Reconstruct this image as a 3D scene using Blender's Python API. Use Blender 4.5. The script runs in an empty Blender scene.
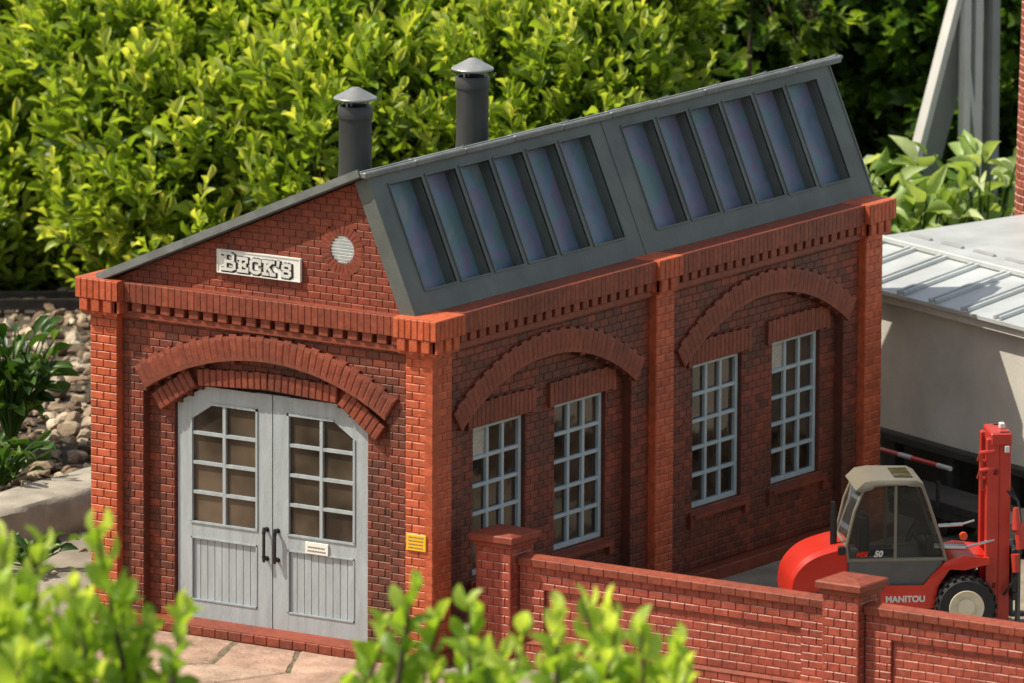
import bpy, math, random
import numpy as np
from mathutils import Vector, Matrix
random.seed(7)
RNG = np.random.default_rng(11)
S = bpy.context.scene
COL = S.collection
R = math.radians

# ------------------------------------------------------------------ materials
def new_mat(name):
    m = bpy.data.materials.new(name); m.use_nodes = True
    nt = m.node_tree; b = nt.nodes['Principled BSDF']
    return m, nt, b
def N(nt, typ, **kw):
    n = nt.nodes.new(typ)
    for k, v in kw.items(): setattr(n, k, v)
    return n
def ramp(nt, fac, stops):
    r = N(nt, 'ShaderNodeValToRGB'); e = r.color_ramp.elements
    while len(e) < len(stops): e.new(0.5)
    for i, (p, c) in enumerate(stops):
        e[i].position = p; e[i].color = (*c, 1)
    nt.links.new(fac, r.inputs[0]); return r.outputs[0]
def noise(nt, scale, detail=4, coord='Object', rough=.55, stretch=None):
    tc = N(nt, 'ShaderNodeTexCoord'); n = N(nt, 'ShaderNodeTexNoise')
    n.inputs['Scale'].default_value = scale; n.inputs['Detail'].default_value = detail
    n.inputs['Roughness'].default_value = rough
    if stretch:
        mp = N(nt, 'ShaderNodeMapping'); mp.inputs['Scale'].default_value = stretch
        nt.links.new(tc.outputs[coord], mp.inputs[0]); nt.links.new(mp.outputs[0], n.inputs['Vector'])
    else: nt.links.new(tc.outputs[coord], n.inputs['Vector'])
    return n.outputs['Fac']
def mix(nt, fac, a, b, mode='MIX'):
    n = N(nt, 'ShaderNodeMix', data_type='RGBA', blend_type=mode)
    for s, v in ((n.inputs[0], fac), (n.inputs[6], a), (n.inputs[7], b)):
        if isinstance(v, (int, float)): s.default_value = v
        elif isinstance(v, tuple): s.default_value = (*v, 1)
        else: nt.links.new(v, s)
    return n.outputs[2]
def bump(nt, b, h, strength, dist=.02):
    n = N(nt, 'ShaderNodeBump'); n.inputs['Strength'].default_value = strength; n.inputs['Distance'].default_value = dist
    nt.links.new(h, n.inputs['Height']); nt.links.new(n.outputs[0], b.inputs['Normal'])
def attr(nt, name):
    a = N(nt, 'ShaderNodeAttribute'); a.attribute_name = name; return a.outputs['Fac']
def simple(name, col, rough=.5, var=.25, scale=6, bs=.15, bsc=40, metal=0, stretch=None, spec=.5):
    m, nt, b = new_mat(name)
    n = noise(nt, scale, 6, stretch=stretch)
    lo = tuple(c*(1-var) for c in col); hi = tuple(min(1, c*(1+var)) for c in col)
    nt.links.new(ramp(nt, n, [(.3, lo), (.7, hi)]), b.inputs['Base Color'])
    b.inputs['Roughness'].default_value = rough; b.inputs['Metallic'].default_value = metal
    b.inputs['Specular IOR Level'].default_value = spec
    if bs: bump(nt, b, noise(nt, bsc, 5, stretch=stretch), bs, .01)
    return m
def brick_mat(name, dark, mid, lite, edgec, soot, sootamt, rough=.58, edgeamt=.9):
    m, nt, b = new_mat(name)
    c = ramp(nt, attr(nt, 'rnd'), [(0, dark), (.5, mid), (1, lite)])
    n1 = noise(nt, 1.3, 5); n2 = noise(nt, 14, 6)
    f = N(nt, 'ShaderNodeMapRange'); nt.links.new(n1, f.inputs[0])
    f.inputs[1].default_value = .42; f.inputs[2].default_value = .68; f.inputs[4].default_value = sootamt
    c = mix(nt, f.outputs[0], c, soot)
    f2 = N(nt, 'ShaderNodeMapRange'); nt.links.new(n2, f2.inputs[0])
    f2.inputs[1].default_value = .3; f2.inputs[2].default_value = .75; f2.inputs[3].default_value = .72; f2.inputs[4].default_value = 1.25
    c = mix(nt, 1.0, c, f2.outputs[0], 'MULTIPLY')
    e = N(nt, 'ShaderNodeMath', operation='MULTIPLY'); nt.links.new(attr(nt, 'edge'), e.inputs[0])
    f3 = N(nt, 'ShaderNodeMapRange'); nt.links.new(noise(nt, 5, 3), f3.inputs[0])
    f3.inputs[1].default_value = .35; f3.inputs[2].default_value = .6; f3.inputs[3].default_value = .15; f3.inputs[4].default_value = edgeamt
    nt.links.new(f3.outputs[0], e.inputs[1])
    c = mix(nt, e.outputs[0], c, edgec)  # up-facing chamfers mixed paler: worn edges plus painted sun highlight
    f4 = N(nt, 'ShaderNodeMapRange'); nt.links.new(noise(nt, 22, 8, rough=.75), f4.inputs[0])
    f4.inputs[1].default_value = .57; f4.inputs[2].default_value = .72; f4.inputs[4].default_value = .28
    c = mix(nt, f4.outputs[0], c, (.42,.25,.18))
    nt.links.new(c, b.inputs['Base Color'])
    b.inputs['Roughness'].default_value = rough
    b.inputs['Specular IOR Level'].default_value = .4
    bump(nt, b, noise(nt, 45, 4), .35, .01)
    return m
M = {}
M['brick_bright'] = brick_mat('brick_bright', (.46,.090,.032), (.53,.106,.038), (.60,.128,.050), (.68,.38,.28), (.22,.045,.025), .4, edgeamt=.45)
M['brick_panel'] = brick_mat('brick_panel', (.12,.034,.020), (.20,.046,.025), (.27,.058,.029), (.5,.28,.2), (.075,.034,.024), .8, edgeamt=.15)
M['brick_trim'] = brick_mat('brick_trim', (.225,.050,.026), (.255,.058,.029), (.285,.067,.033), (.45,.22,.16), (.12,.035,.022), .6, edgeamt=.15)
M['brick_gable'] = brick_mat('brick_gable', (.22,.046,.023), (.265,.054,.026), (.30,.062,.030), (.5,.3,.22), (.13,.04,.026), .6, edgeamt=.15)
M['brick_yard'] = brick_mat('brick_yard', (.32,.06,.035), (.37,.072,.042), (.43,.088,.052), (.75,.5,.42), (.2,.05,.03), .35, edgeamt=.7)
M['brick_chimney'] = brick_mat('brick_chimney', (.30,.08,.05), (.38,.10,.065), (.45,.13,.09), (.6,.5,.42), (.2,.07,.05), .3)
M['roof_grey'] = simple('roof_grey', (.105,.12,.118), .5, .18, 3, .25, 30)
M['roof_edge'] = simple('roof_edge', (.17,.185,.18), .5, .25, 5, .2, 30)
M['glaze_frame'] = simple('glaze_frame', (.115,.128,.118), .48, .22, 2.2, .25, 35)
M['black'] = simple('black_plastic', (.015,.015,.016), .4, .3, 8, .1)
M['stack'] = simple('stack_dark_metal', (.035,.038,.038), .4, .3, 5, .15, stretch=(1,1,.3))
M['cap'] = simple('cap_metal', (.30,.31,.31), .38, .2, 5, .1, metal=.3)
M['door_paint'] = simple('door_paint', (.36,.41,.43), .5, .13, 4, .5, 30, stretch=(3,3,.5))
M['win_paint'] = simple('window_paint', (.42,.50,.52), .45, .1, 6, .15)
M['sign_white'] = simple('sign_white', (.8,.8,.74), .45, .06, 8, .1)
M['sign_letter'] = simple('sign_letter', (.66,.66,.62), .4, .08, 9, .1)
M['notice_yellow'] = simple('notice_yellow', (.85,.48,.02), .45, .05, 5, 0)
M['concrete'] = simple('concrete', (.36,.32,.26), .9, .25, 3, .8, 25)
M['white_paint'] = simple('white_paint', (.66,.66,.64), .4, .06, 3, .1)
M['steel_side'] = simple('steel_side_grey', (.30,.31,.31), .5, .1, 3, .1)  # grey of the roof vents and of the shade painted on trestle sides
M['render_wall'] = simple('cream_render', (.62,.59,.52), .8, .16, 1.2, .3, 30)
M['metal_roof'] = simple('pale_metal_roof', (.54,.57,.57), .4, .18, 1.5, .1, metal=.2)
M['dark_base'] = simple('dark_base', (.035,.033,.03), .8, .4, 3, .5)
M['rail'] = simple('rail_steel', (.06,.055,.05), .5, .3, 6, .2, metal=.4)
M['sleeper'] = simple('sleeper', (.04,.032,.025), .85, .4, 6, .6)
M['fork_red'] = simple('forklift_red', (.62,.035,.02), .22, .08, 2, 0)
M['fork_red2'] = simple('mast_red', (.50,.045,.03), .35, .12, 4, .05)
M['fork_grey'] = simple('forklift_grey', (.10,.10,.095), .5, .15, 5, .1)
M['cab_taupe'] = simple('cab_taupe', (.20,.18,.135), .4, .1, 4, .05)
M['tyre'] = simple('tyre', (.02,.02,.021), .75, .3, 10, .3)
M['rim'] = simple('rim_cream', (.72,.66,.5), .4, .1, 6, .05)
M['silver'] = simple('silver', (.6,.6,.58), .25, .1, 6, 0, metal=.9)
M['orange'] = simple('orange_plastic', (.7,.09,.02), .35, .1, 6, 0)
M['bark'] = simple('bark', (.09,.065,.04), .9, .4, 8, .6)

def glass_dark(name, base, refl_tint, rough=.08, scale=1.2):
    m, nt, b = new_mat(name)
    n = noise(nt, scale, 3)
    nt.links.new(ramp(nt, n, [(.35, base), (.65, refl_tint)]), b.inputs['Base Color'])  # soft brown reflections painted into the glass colour by noise
    b.inputs['Roughness'].default_value = rough
    bump(nt, b, noise(nt, 2.5, 2), .12, .05)
    return m
M['door_glass'] = glass_dark('door_glass', (.022,.016,.011), (.135,.10,.068), .12, 1.1)
M['win_glass'] = glass_dark('window_glass', (.012,.01,.008), (.075,.045,.026), .08, 2.2)
# transparent cab glass
m, nt, b = new_mat('cab_glass')
b.inputs['Base Color'].default_value = (.55,.55,.5,1); b.inputs['Roughness'].default_value = .04
b.inputs['Transmission Weight'].default_value = .92; b.inputs['IOR'].default_value = 1.05
nt.links.new(ramp(nt, noise(nt, 3, 2), [(.3,(.32,.32,.28)),(.7,(.42,.42,.38))]), b.inputs['Base Color'])
M['cab_glass'] = m
# tinted roof glazing, iridescent sheen and reflections painted into its colour
m, nt, b = new_mat('roof_glazing')
tc = N(nt,'ShaderNodeTexCoord'); cb = N(nt,'ShaderNodeCombineXYZ'); mm = N(nt,'ShaderNodeMath',operation='MULTIPLY'); mm.inputs[1].default_value = 37
nt.links.new(attr(nt,'rnd'),mm.inputs[0]); nt.links.new(mm.outputs[0],cb.inputs[0]); nt.links.new(mm.outputs[0],cb.inputs[2])
va = N(nt,'ShaderNodeVectorMath',operation='ADD'); nt.links.new(tc.outputs['Object'],va.inputs[0]); nt.links.new(cb.outputs[0],va.inputs[1])
nn = N(nt,'ShaderNodeTexNoise'); nn.inputs['Scale'].default_value=1.7; nn.inputs['Detail'].default_value=3; nn.inputs['Distortion'].default_value=1.2
nt.links.new(va.outputs[0],nn.inputs['Vector']); n = nn.outputs['Fac']
c = ramp(nt, n, [(.28,(.09,.125,.17)), (.42,(.13,.19,.26)), (.50,(.20,.165,.26)), (.55,(.14,.21,.30)), (.64,(.12,.21,.21)), (.74,(.22,.24,.27))])
nt.links.new(c, b.inputs['Base Color']); b.inputs['Roughness'].default_value = .3
bump(nt, b, noise(nt, 3, 2), .1, .05)
M['roof_glazing'] = m
# louvre plate (round gable window)
m, nt, b = new_mat('louvre_white')
nt.links.new(ramp(nt, noise(nt, 12, 3), [(.3,(.62,.66,.66)),(.7,(.74,.76,.74))]), b.inputs['Base Color']); b.inputs['Roughness'].default_value=.5
M['louvre'] = m
# pale louvre-patterned sheet behind two window corners
M['sheet'] = simple('pale_sheet', (.5,.45,.38), .6, .2, 30, .4, 60)

def leaf_mat(name, dark, mid, tip, trans=.5, rough=.38, sat=1.0):
    m = bpy.data.materials.new(name); m.use_nodes = True
    nt = m.node_tree; b = nt.nodes['Principled BSDF']; out = nt.nodes['Material Output']
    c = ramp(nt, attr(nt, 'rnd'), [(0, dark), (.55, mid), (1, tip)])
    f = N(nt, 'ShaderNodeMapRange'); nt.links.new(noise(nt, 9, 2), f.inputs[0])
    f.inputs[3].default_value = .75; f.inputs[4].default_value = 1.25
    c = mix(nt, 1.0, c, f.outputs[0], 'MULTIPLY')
    nt.links.new(c, b.inputs['Base Color']); b.inputs['Roughness'].default_value = rough
    b.inputs['Specular IOR Level'].default_value = .45
    t = N(nt, 'ShaderNodeBsdfTranslucent')
    c2 = mix(nt, 1.0, c, (1.55,1.5,.6), 'MULTIPLY'); nt.links.new(c2, t.inputs[0])
    ms = N(nt, 'ShaderNodeMixShader'); ms.inputs[0].default_value = trans
    nt.links.new(b.outputs[0], ms.inputs[1]); nt.links.new(t.outputs[0], ms.inputs[2]); nt.links.new(ms.outputs[0], out.inputs[0])
    return m
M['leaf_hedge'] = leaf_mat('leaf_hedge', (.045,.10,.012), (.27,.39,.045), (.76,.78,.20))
M['leaf_front'] = leaf_mat('leaf_front', (.09,.20,.03), (.30,.46,.055), (.70,.80,.22))
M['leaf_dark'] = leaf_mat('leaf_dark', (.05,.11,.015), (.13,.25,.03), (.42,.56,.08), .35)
M['leaf_broad'] = leaf_mat('leaf_broad', (.16,.28,.06), (.36,.50,.16), (.65,.74,.40), .4)
M['leaf_small'] = leaf_mat('leaf_small', (.015,.045,.008), (.05,.12,.02), (.14,.24,.05), .35)

# ground materials
m, nt, b = new_mat('earth')
nt.links.new(ramp(nt, noise(nt, .8, 8), [(.3,(.035,.028,.018)),(.55,(.08,.062,.04)),(.75,(.14,.11,.075))]), b.inputs['Base Color'])
b.inputs['Roughness'].default_value = .95; bump(nt, b, noise(nt, 6, 8), .8, .08); M['earth'] = m
m, nt, b = new_mat('paving_stone')
c = ramp(nt, attr(nt, 'rnd'), [(0,(.52,.36,.27)),(.5,(.60,.40,.31)),(1,(.60,.45,.34))])
c = mix(nt, 1.0, c, ramp(nt, noise(nt, 3, 8), [(.3,(.62,.58,.55)),(.7,(1.2,1.16,1.12))]), 'MULTIPLY')
c = mix(nt, ramp(nt, noise(nt, 40, 3), [(.62,(0,0,0)),(.68,(.7,.7,.7))]), c, (.25,.2,.15))
nt.links.new(c, b.inputs['Base Color']); b.inputs['Roughness'].default_value = .9
bump(nt, b, noise(nt, 9, 10, rough=.7), 1.0, .06); M['paving'] = m
m, nt, b = new_mat('yard_sand')
c = ramp(nt, noise(nt, 1.5, 8), [(.3,(.20,.17,.13)),(.7,(.36,.31,.24))])
nt.links.new(c, b.inputs['Base Color']); b.inputs['Roughness'].default_value = .95
bump(nt, b, noise(nt, 30, 6), .5, .02); M['yard'] = m
m, nt, b = new_mat('joint_sand')
nt.links.new(ramp(nt, noise(nt, 7, 8), [(.3,(.10,.08,.05)),(.5,(.24,.19,.13)),(.62,(.08,.11,.03)),(.8,(.34,.27,.19))]), b.inputs['Base Color'])
b.inputs['Roughness'].default_value = 1; bump(nt, b, noise(nt, 40, 6), 1, .03); M['joint'] = m
m, nt, b = new_mat('gravel_stone')
c = ramp(nt, attr(nt, 'rnd'), [(0,(.10,.07,.045)),(.4,(.27,.20,.135)),(.8,(.50,.41,.29)),(1,(.7,.62,.48))])
c = mix(nt, 1.0, c, ramp(nt, noise(nt, 6, 6), [(.3,(.55,.5,.48)),(.7,(1.1,1.08,1.05))]), 'MULTIPLY')
nt.links.new(c, b.inputs['Base Color']); b.inputs['Roughness'].default_value = .9
bump(nt, b, noise(nt, 14, 6), .6, .03); M['gravel'] = m

# ------------------------------------------------------------------ mesh building
class MB:
    def __init__(s): s.v=[]; s.f=[]; s.r=[]; s.e=[]; s.mi=[]
    def add(s, vs, fs, rnd=.5, edge=None, mi=0):
        o = len(s.v); s.v += [tuple(x) for x in vs]
        for i, f in enumerate(fs):
            s.f.append(tuple(a+o for a in f)); s.r.append(rnd); s.e.append(edge[i] if edge else 0); s.mi.append(mi)
    def box(s, a, b, rnd=.5, T=None, mi=0):
        x0,y0,z0 = a; x1,y1,z1 = b
        vs = [(x,y,z) for z in (z0,z1) for y in (y0,y1) for x in (x0,x1)]
        if T: vs = [T(*v) for v in vs]
        s.add(vs, [(0,2,3,1),(4,5,7,6),(0,1,5,4),(2,6,7,3),(0,4,6,2),(1,3,7,5)], rnd, mi=mi)
    def bbox(s, a, b, c=.01, rnd=.5, T=None, mi=0):
        """box with chamfered edges"""
        x0,y0,z0 = a; x1,y1,z1 = b
        vs=[]; idx={}
        for sx in (0,1):
            for sy in (0,1):
                for sz in (0,1):
                    X=(x0,x1)[sx]; Y=(y0,y1)[sy]; Z=(z0,z1)[sz]
                    dx=c*(1-2*sx); dy=c*(1-2*sy); dz=c*(1-2*sz)
                    idx[sx,sy,sz,0]=len(vs); vs.append((X,Y+dy,Z+dz))
                    idx[sx,sy,sz,1]=len(vs); vs.append((X+dx,Y,Z+dz))
                    idx[sx,sy,sz,2]=len(vs); vs.append((X+dx,Y+dy,Z))
        fs=[]
        for k in (0,1):
            fs.append([idx[k,0,0,0],idx[k,1,0,0],idx[k,1,1,0],idx[k,0,1,0]])
            fs.append([idx[0,k,0,1],idx[1,k,0,1],idx[1,k,1,1],idx[0,k,1,1]])
            fs.append([idx[0,0,k,2],idx[1,0,k,2],idx[1,1,k,2],idx[0,1,k,2]])
        for a_ in (0,1):
            for b_ in (0,1):
                fs.append([idx[a_,b_,0,0],idx[a_,b_,0,1],idx[a_,b_,1,1],idx[a_,b_,1,0]])
                fs.append([idx[a_,0,b_,0],idx[a_,0,b_,2],idx[a_,1,b_,2],idx[a_,1,b_,0]])
                fs.append([idx[0,a_,b_,1],idx[0,a_,b_,2],idx[1,a_,b_,2],idx[1,a_,b_,1]])
                for c_ in (0,1): fs.append([idx[a_,b_,c_,0],idx[a_,b_,c_,1],idx[a_,b_,c_,2]])
        ctr = Vector(((x0+x1)/2,(y0+y1)/2,(z0+z1)/2)); out=[]
        for f in fs:
            p=[Vector(vs[i]) for i in f]; n=(p[1]-p[0]).cross(p[2]-p[0])
            if n.dot(sum(p,Vector())/len(p)-ctr)<0: f=f[::-1]
            out.append(f)
        if T: vs=[T(*v) for v in vs]
        s.add(vs,out,rnd,mi=mi)
    def prism(s, poly, d0, d1, mp, rnd=.5, mi=0):
        """polygon (u,z) extruded from depth d0 (back) to d1 (front) through map mp"""
        n=len(poly)
        vs=[mp(u,z,d1) for u,z in poly]+[mp(u,z,d0) for u,z in poly]
        s.add(vs,[tuple(range(n)),tuple(range(2*n-1,n-1,-1))]+[(i,i+n,(i+1)%n+n,(i+1)%n) for i in range(n)],rnd,mi=mi)
    def brick(s, poly, d0, d1, mp, ch=.01, rnd=None):
        """chamfered brick with convex outline poly (counter-clockwise in u,z)"""
        n=len(poly)
        if n<3: return
        if rnd is None: rnd=random.random()
        ins=inset(poly,ch)
        if ins is None: ins=poly
        vs=[mp(u,z,d1) for u,z in ins]+[mp(u,z,d1-ch) for u,z in poly]+[mp(u,z,d0) for u,z in poly]
        fs=[tuple(range(n))]; ed=[0]
        for i in range(n):
            j=(i+1)%n
            fs.append((i,i+n,j+n,j)); 
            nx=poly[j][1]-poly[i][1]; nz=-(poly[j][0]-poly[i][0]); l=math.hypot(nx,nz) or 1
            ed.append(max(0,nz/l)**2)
            fs.append((i+n,i+2*n,j+2*n,j+n)); ed.append(0)
        s.add(vs,fs,rnd,ed)
    def tube(s, pts, rad, seg=12, caps=True, rnd=.5, mi=0):
        pts=[Vector(p) for p in pts]
        if isinstance(rad,(int,float)): rad=[rad]*len(pts)
        rings=[]; prev=None
        for i,p in enumerate(pts):
            t=(pts[min(i+1,len(pts)-1)]-pts[max(i-1,0)]).normalized()
            if prev is None:
                a=Vector((0,0,1)) if abs(t.z)<.9 else Vector((1,0,0)); x=t.cross(a).normalized()
            else: x=(prev-t*prev.dot(t)).normalized()
            prev=x; y=t.cross(x)
            rings.append([p+(x*math.cos(2*math.pi*k/seg)+y*math.sin(2*math.pi*k/seg))*rad[i] for k in range(seg)])
        vs=[v for r in rings for v in r]; fs=[]
        for i in range(len(pts)-1):
            for k in range(seg):
                k2=(k+1)%seg; fs.append((i*seg+k,i*seg+k2,(i+1)*seg+k2,(i+1)*seg+k))
        if caps: fs.append(tuple(range(seg))[::-1]); fs.append(tuple((len(pts)-1)*seg+k for k in range(seg)))
        s.add(vs,fs,rnd,mi=mi)
    def lathe(s, prof, c=(0,0,0), seg=32, axis='z', rnd=.5, mi=0):
        vs=[]; fs=[]
        for r,h in prof:
            for k in range(seg):
                a=2*math.pi*k/seg; x,y=r*math.cos(a),r*math.sin(a)
                p={'z':(x,y,h),'y':(x,h,y),'x':(h,x,y)}[axis]; vs.append((c[0]+p[0],c[1]+p[1],c[2]+p[2]))
        for i in range(len(prof)-1):
            for k in range(seg):
                k2=(k+1)%seg; fs.append((i*seg+k,i*seg+k2,(i+1)*seg+k2,(i+1)*seg+k))
        s.add(vs,fs,rnd,mi=mi)
    def build(s, name, mats, parent=None, loc=None, smooth=False, off=(0,0,0)):
        if not isinstance(mats,(list,tuple)): mats=[mats]
        me=bpy.data.meshes.new(name)
        v=[(a-off[0],b-off[1],c-off[2]) for a,b,c in s.v]
        me.from_pydata(v,[],s.f)
        for m_ in mats: me.materials.append(M[m_] if isinstance(m_,str) else m_)
        if len(mats)>1: me.polygons.foreach_set('material_index',s.mi)
        a=me.attributes.new('rnd','FLOAT','FACE'); a.data.foreach_set('value',[float(x) for x in s.r])
        a=me.attributes.new('edge','FLOAT','FACE'); a.data.foreach_set('value',[float(x) for x in s.e])
        if smooth:
            me.polygons.foreach_set('use_smooth',[True]*len(me.polygons)); me.set_sharp_from_angle(angle=R(38))
        me.update()
        o=bpy.data.objects.new(name,me); COL.objects.link(o)
        if parent: o.parent=parent
        if loc: o.location=loc
        return o
def inset(poly,ch):
    n=len(poly); lines=[]
    for i in range(n):
        (x0,y0),(x1,y1)=poly[i],poly[(i+1)%n]; dx,dy=x1-x0,y1-y0; l=math.hypot(dx,dy)
        if l<1e-6: return None
        nx,ny=-dy/l,dx/l
        lines.append((nx,ny,nx*x0+ny*y0+ch))
    out=[]
    for i in range(n):
        a=lines[i-1]; b=lines[i]; det=a[0]*b[1]-a[1]*b[0]
        if abs(det)<1e-5: return None
        out.append(((a[2]*b[1]-b[2]*a[1])/det,(a[0]*b[2]-b[0]*a[2])/det))
    c=(sum(p[0] for p in poly)/n,sum(p[1] for p in poly)/n)
    if any(nx*c[0]+ny*c[1]<k for nx,ny,k in lines): 
        return [(p[0]*.6+c[0]*.4,p[1]*.6+c[1]*.4) for p in poly]
    return out
def clip(poly,planes):
    for a,b,c in planes:                 # keep a*u+b*z<=c
        out=[]
        for i in range(len(poly)):
            p,q=poly[i],poly[(i+1)%len(poly)]
            fp=a*p[0]+b*p[1]-c; fq=a*q[0]+b*q[1]-c
            if fp<=0: out.append(p)
            if fp*fq<0:
                t=fp/(fp-fq); out.append((p[0]+(q[0]-p[0])*t,p[1]+(q[1]-p[1])*t))
        poly=out
        if len(poly)<3: return []
    # drop tiny edges
    res=[]
    for p in poly:
        if not res or math.hypot(p[0]-res[-1][0],p[1]-res[-1][1])>.004: res.append(p)
    if len(res)>1 and math.hypot(res[0][0]-res[-1][0],res[0][1]-res[-1][1])<=.004: res.pop()
    return res if len(res)>2 else []
front=lambda u,z,d:(u,-d,z)
side=lambda u,z,d:(d,u,z)
BH=.079; BL=.158; J=.005
def bricks(mb, mp, z0, z1, intervals, d, thick=.05, backing=True, planes=None, bl=BL, bh=BH, ch=.0065, phase=0, rv=(0,1)):
    """running-bond bricks over [z0,z1]; intervals(za,zb) gives the solid stretches of one course"""
    n=max(1,round((z1-z0)/bh)); h=(z1-z0)/n
    for k in range(n):
        za=z0+k*h; zb=za+h
        for (a,b) in intervals(za,zb):
            if b-a<.01: continue
            if backing:
                pl=[(a,za),(b,za),(b,zb),(a,zb)]
                if planes: pl=clip(pl,planes)
                if pl: mb.prism(pl,d-thick,d-.011,mp,rnd=.12)
            u=math.floor((a-phase)/bl)*bl+phase+(bl/2 if k%2 else 0)-bl
            while u<b:
                ua=max(u,a); ub=min(u+bl,b)
                if ub-ua>.02:
                    g=J/2
                    pl=[(ua+g,za+g),(ub-g,za+g),(ub-g,zb-g),(ua+g,zb-g)]
                    if planes: pl=clip(pl,planes)
                    if len(pl)>2: mb.brick(pl,d-.012,d+random.uniform(-.0015,.0015),mp,ch,rv[0]+(rv[1]-rv[0])*random.random())
                u+=bl
def soldiers(mb, mp, u0, u1, z0, z1, d0, d1, w=.08, ch=.005):
    n=max(1,round((u1-u0)/w)); w=(u1-u0)/n
    mb.prism([(u0+.002,z0+.004),(u1-.002,z0+.004),(u1-.002,z1-.004),(u0+.002,z1-.004)],d0,d1-.008,mp,rnd=.2)
    for i in range(n):
        a=u0+i*w+.0015; b=u0+(i+1)*w-.0015
        mb.brick([(a,z0),(b,z0),(b,z1),(a,z1)],d0,d1,mp,ch)
def ring(mb, mp, cu, cz, r0, r1, a0, a1, n, d0, d1, ch=.009, jag=.0):
    for i in range(n):
        A=a0+(a1-a0)*i/n; B=a0+(a1-a0)*(i+1)/n; e=.0035/r1
        rr=r1+(jag if i%2 else 0)
        p=lambda a,r:(cu+r*math.cos(a),cz+r*math.sin(a))
        mb.brick([p(A+e,r0),p(A+e,rr),p(B-e,rr),p(B-e,r0)][::(-1 if a1>a0 else 1)],d0,d1+random.uniform(-.002,.002),mp,ch)
def empty(name, loc, label, cat, group=None, rz=0):
    o=bpy.data.objects.new(name,None); COL.objects.link(o); o.location=loc; o.rotation_euler=(0,0,rz)
    o.empty_display_size=.1
    tag(o,label,cat,group); return o
def tag(o,label,cat,group=None,kind=None):
    if label: o['label']=label
    if cat: o['category']=cat
    if group: o['group']=group
    if kind: o['kind']=kind
    return o
def struct(o): o['kind']='structure'; return o
def text_mesh(name, body, size, mat, parent, mtx, ext=.004, align='LEFT', shear=0):
    cu=bpy.data.curves.new(name,'FONT'); cu.body=body; cu.size=size; cu.extrude=ext; cu.align_x=align; cu.shear=shear; cu.offset=.004*size/.1
    t=bpy.data.objects.new(name+'_src',cu); COL.objects.link(t)
    bpy.context.view_layer.update()
    dg=bpy.context.evaluated_depsgraph_get()
    me=bpy.data.meshes.new_from_object(t.evaluated_get(dg)); me.materials.clear(); me.materials.append(M[mat])
    COL.objects.unlink(t); bpy.data.objects.remove(t)
    me.transform(mtx)
    o=bpy.data.objects.new(name,me); COL.objects.link(o); o.parent=parent
    return o

# ================================================================== ENGINE SHED
SO=(-2.1,4.25,0)
shed=empty('engine_shed',SO,'red brick model engine shed with grey double doors and a sloping glazed roof','building')
def P(mb,name,mat,smooth=False,parent=None,pos=SO): return mb.build(name,mat,parent or shed,off=pos,smooth=smooth)
PW=.337; L=8.5; W=4.2; ZT=3.08
# --- front wall: outer panel, with the big arched recess
mb=MB(); ac=-2.09; cz=.02; RI=2.75; RO=3.0
def f_outer(za,zb):
    a,b=-W+PW,-PW; j0,j1=-3.60,-.58
    z=(za+zb)/2; h=RI**2-(z-cz)**2
    hw=math.sqrt(h) if h>0 else 0
    l=max(j0,ac-hw) if hw else None; r=min(j1,ac+hw) if hw else None
    if not hw or l>=r: return [(a,b)]
    return [(a,l),(r,b)]
bricks(mb,front,0,ZT+.02,f_outer,-.09,thick=.11)
DX0,DX1=-3.28,-.94
def f_inner(za,zb):
    z=(za+zb)/2
    if z>2.42: return [(-3.62,-.56)]
    l=DX0-.012; r=DX1+.012
    if z>2.2: l+=(z-2.2)/.2*.33; r-=(z-2.2)/.2*.36
    return [(-3.62,l),(r,-.56)]
bricks(mb,front,0,3.0,f_inner,-.2,thick=.1,planes=[(0,1,2.98)])
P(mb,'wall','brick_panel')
# --- side wall
mb=MB(); WIN=[(1.02,1.95),(2.5,3.43),(5.1,6.03),(6.64,7.57)]; WZ0,WZ1=.63,2.16
SA=[(2.2,.65,3.75),(6.32,4.77,7.87)]; scz=.01; SRI=2.72; SRO=2.96
def s_outer(za,zb):
    z=(za+zb)/2; cur=[(PW,4.08),(4.42,L-PW)]; out=[]
    for (a,b),(c,j0,j1) in zip(cur,SA):
        h=SRI**2-(z-scz)**2; hw=math.sqrt(h) if h>0 else 0
        l=max(j0,c-hw); r=min(j1,c+hw)
        out += [(a,l),(r,b)] if hw>0 and l<r else [(a,b)]
    return out
bricks(mb,side,0,ZT+.02,s_outer,-.09,thick=.11)
def s_inner(za,zb):
    z=(za+zb)/2; out=[]
    for i,(c,j0,j1) in enumerate(SA):
        if WZ0-.02<z<WZ1+.02:
            a=j0-.02
            for w in WIN[2*i:2*i+2]: out.append((a,w[0]-.005)); a=w[1]+.005
            out.append((a,j1+.02))
        else: out.append((j0-.02,j1+.02))
    return out
bricks(mb,side,0,2.98,s_inner,-.2,thick=.12)
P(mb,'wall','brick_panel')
# inner dark lining, rear and left walls so the building is whole
mb=MB()
bricks(mb,lambda u,z,d:(-W-d,u,z),0,ZT,lambda a,b:[(0.02,L)],0,thick=.05)
bricks(mb,lambda u,z,d:(u,L+d,z),0,4.75,lambda a,b:[(-W+.01,-.01)],0,thick=.05,planes=[(-.444,1,3.41+.444*4.08),(1.37,.6,1.37*-.33+.6*3.41)])
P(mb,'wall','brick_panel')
mb=MB(); mb.box((-W+.15,.36,0),(-.38,L-.1,3.0)); P(mb,'floor_and_lining','dark_base')
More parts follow.
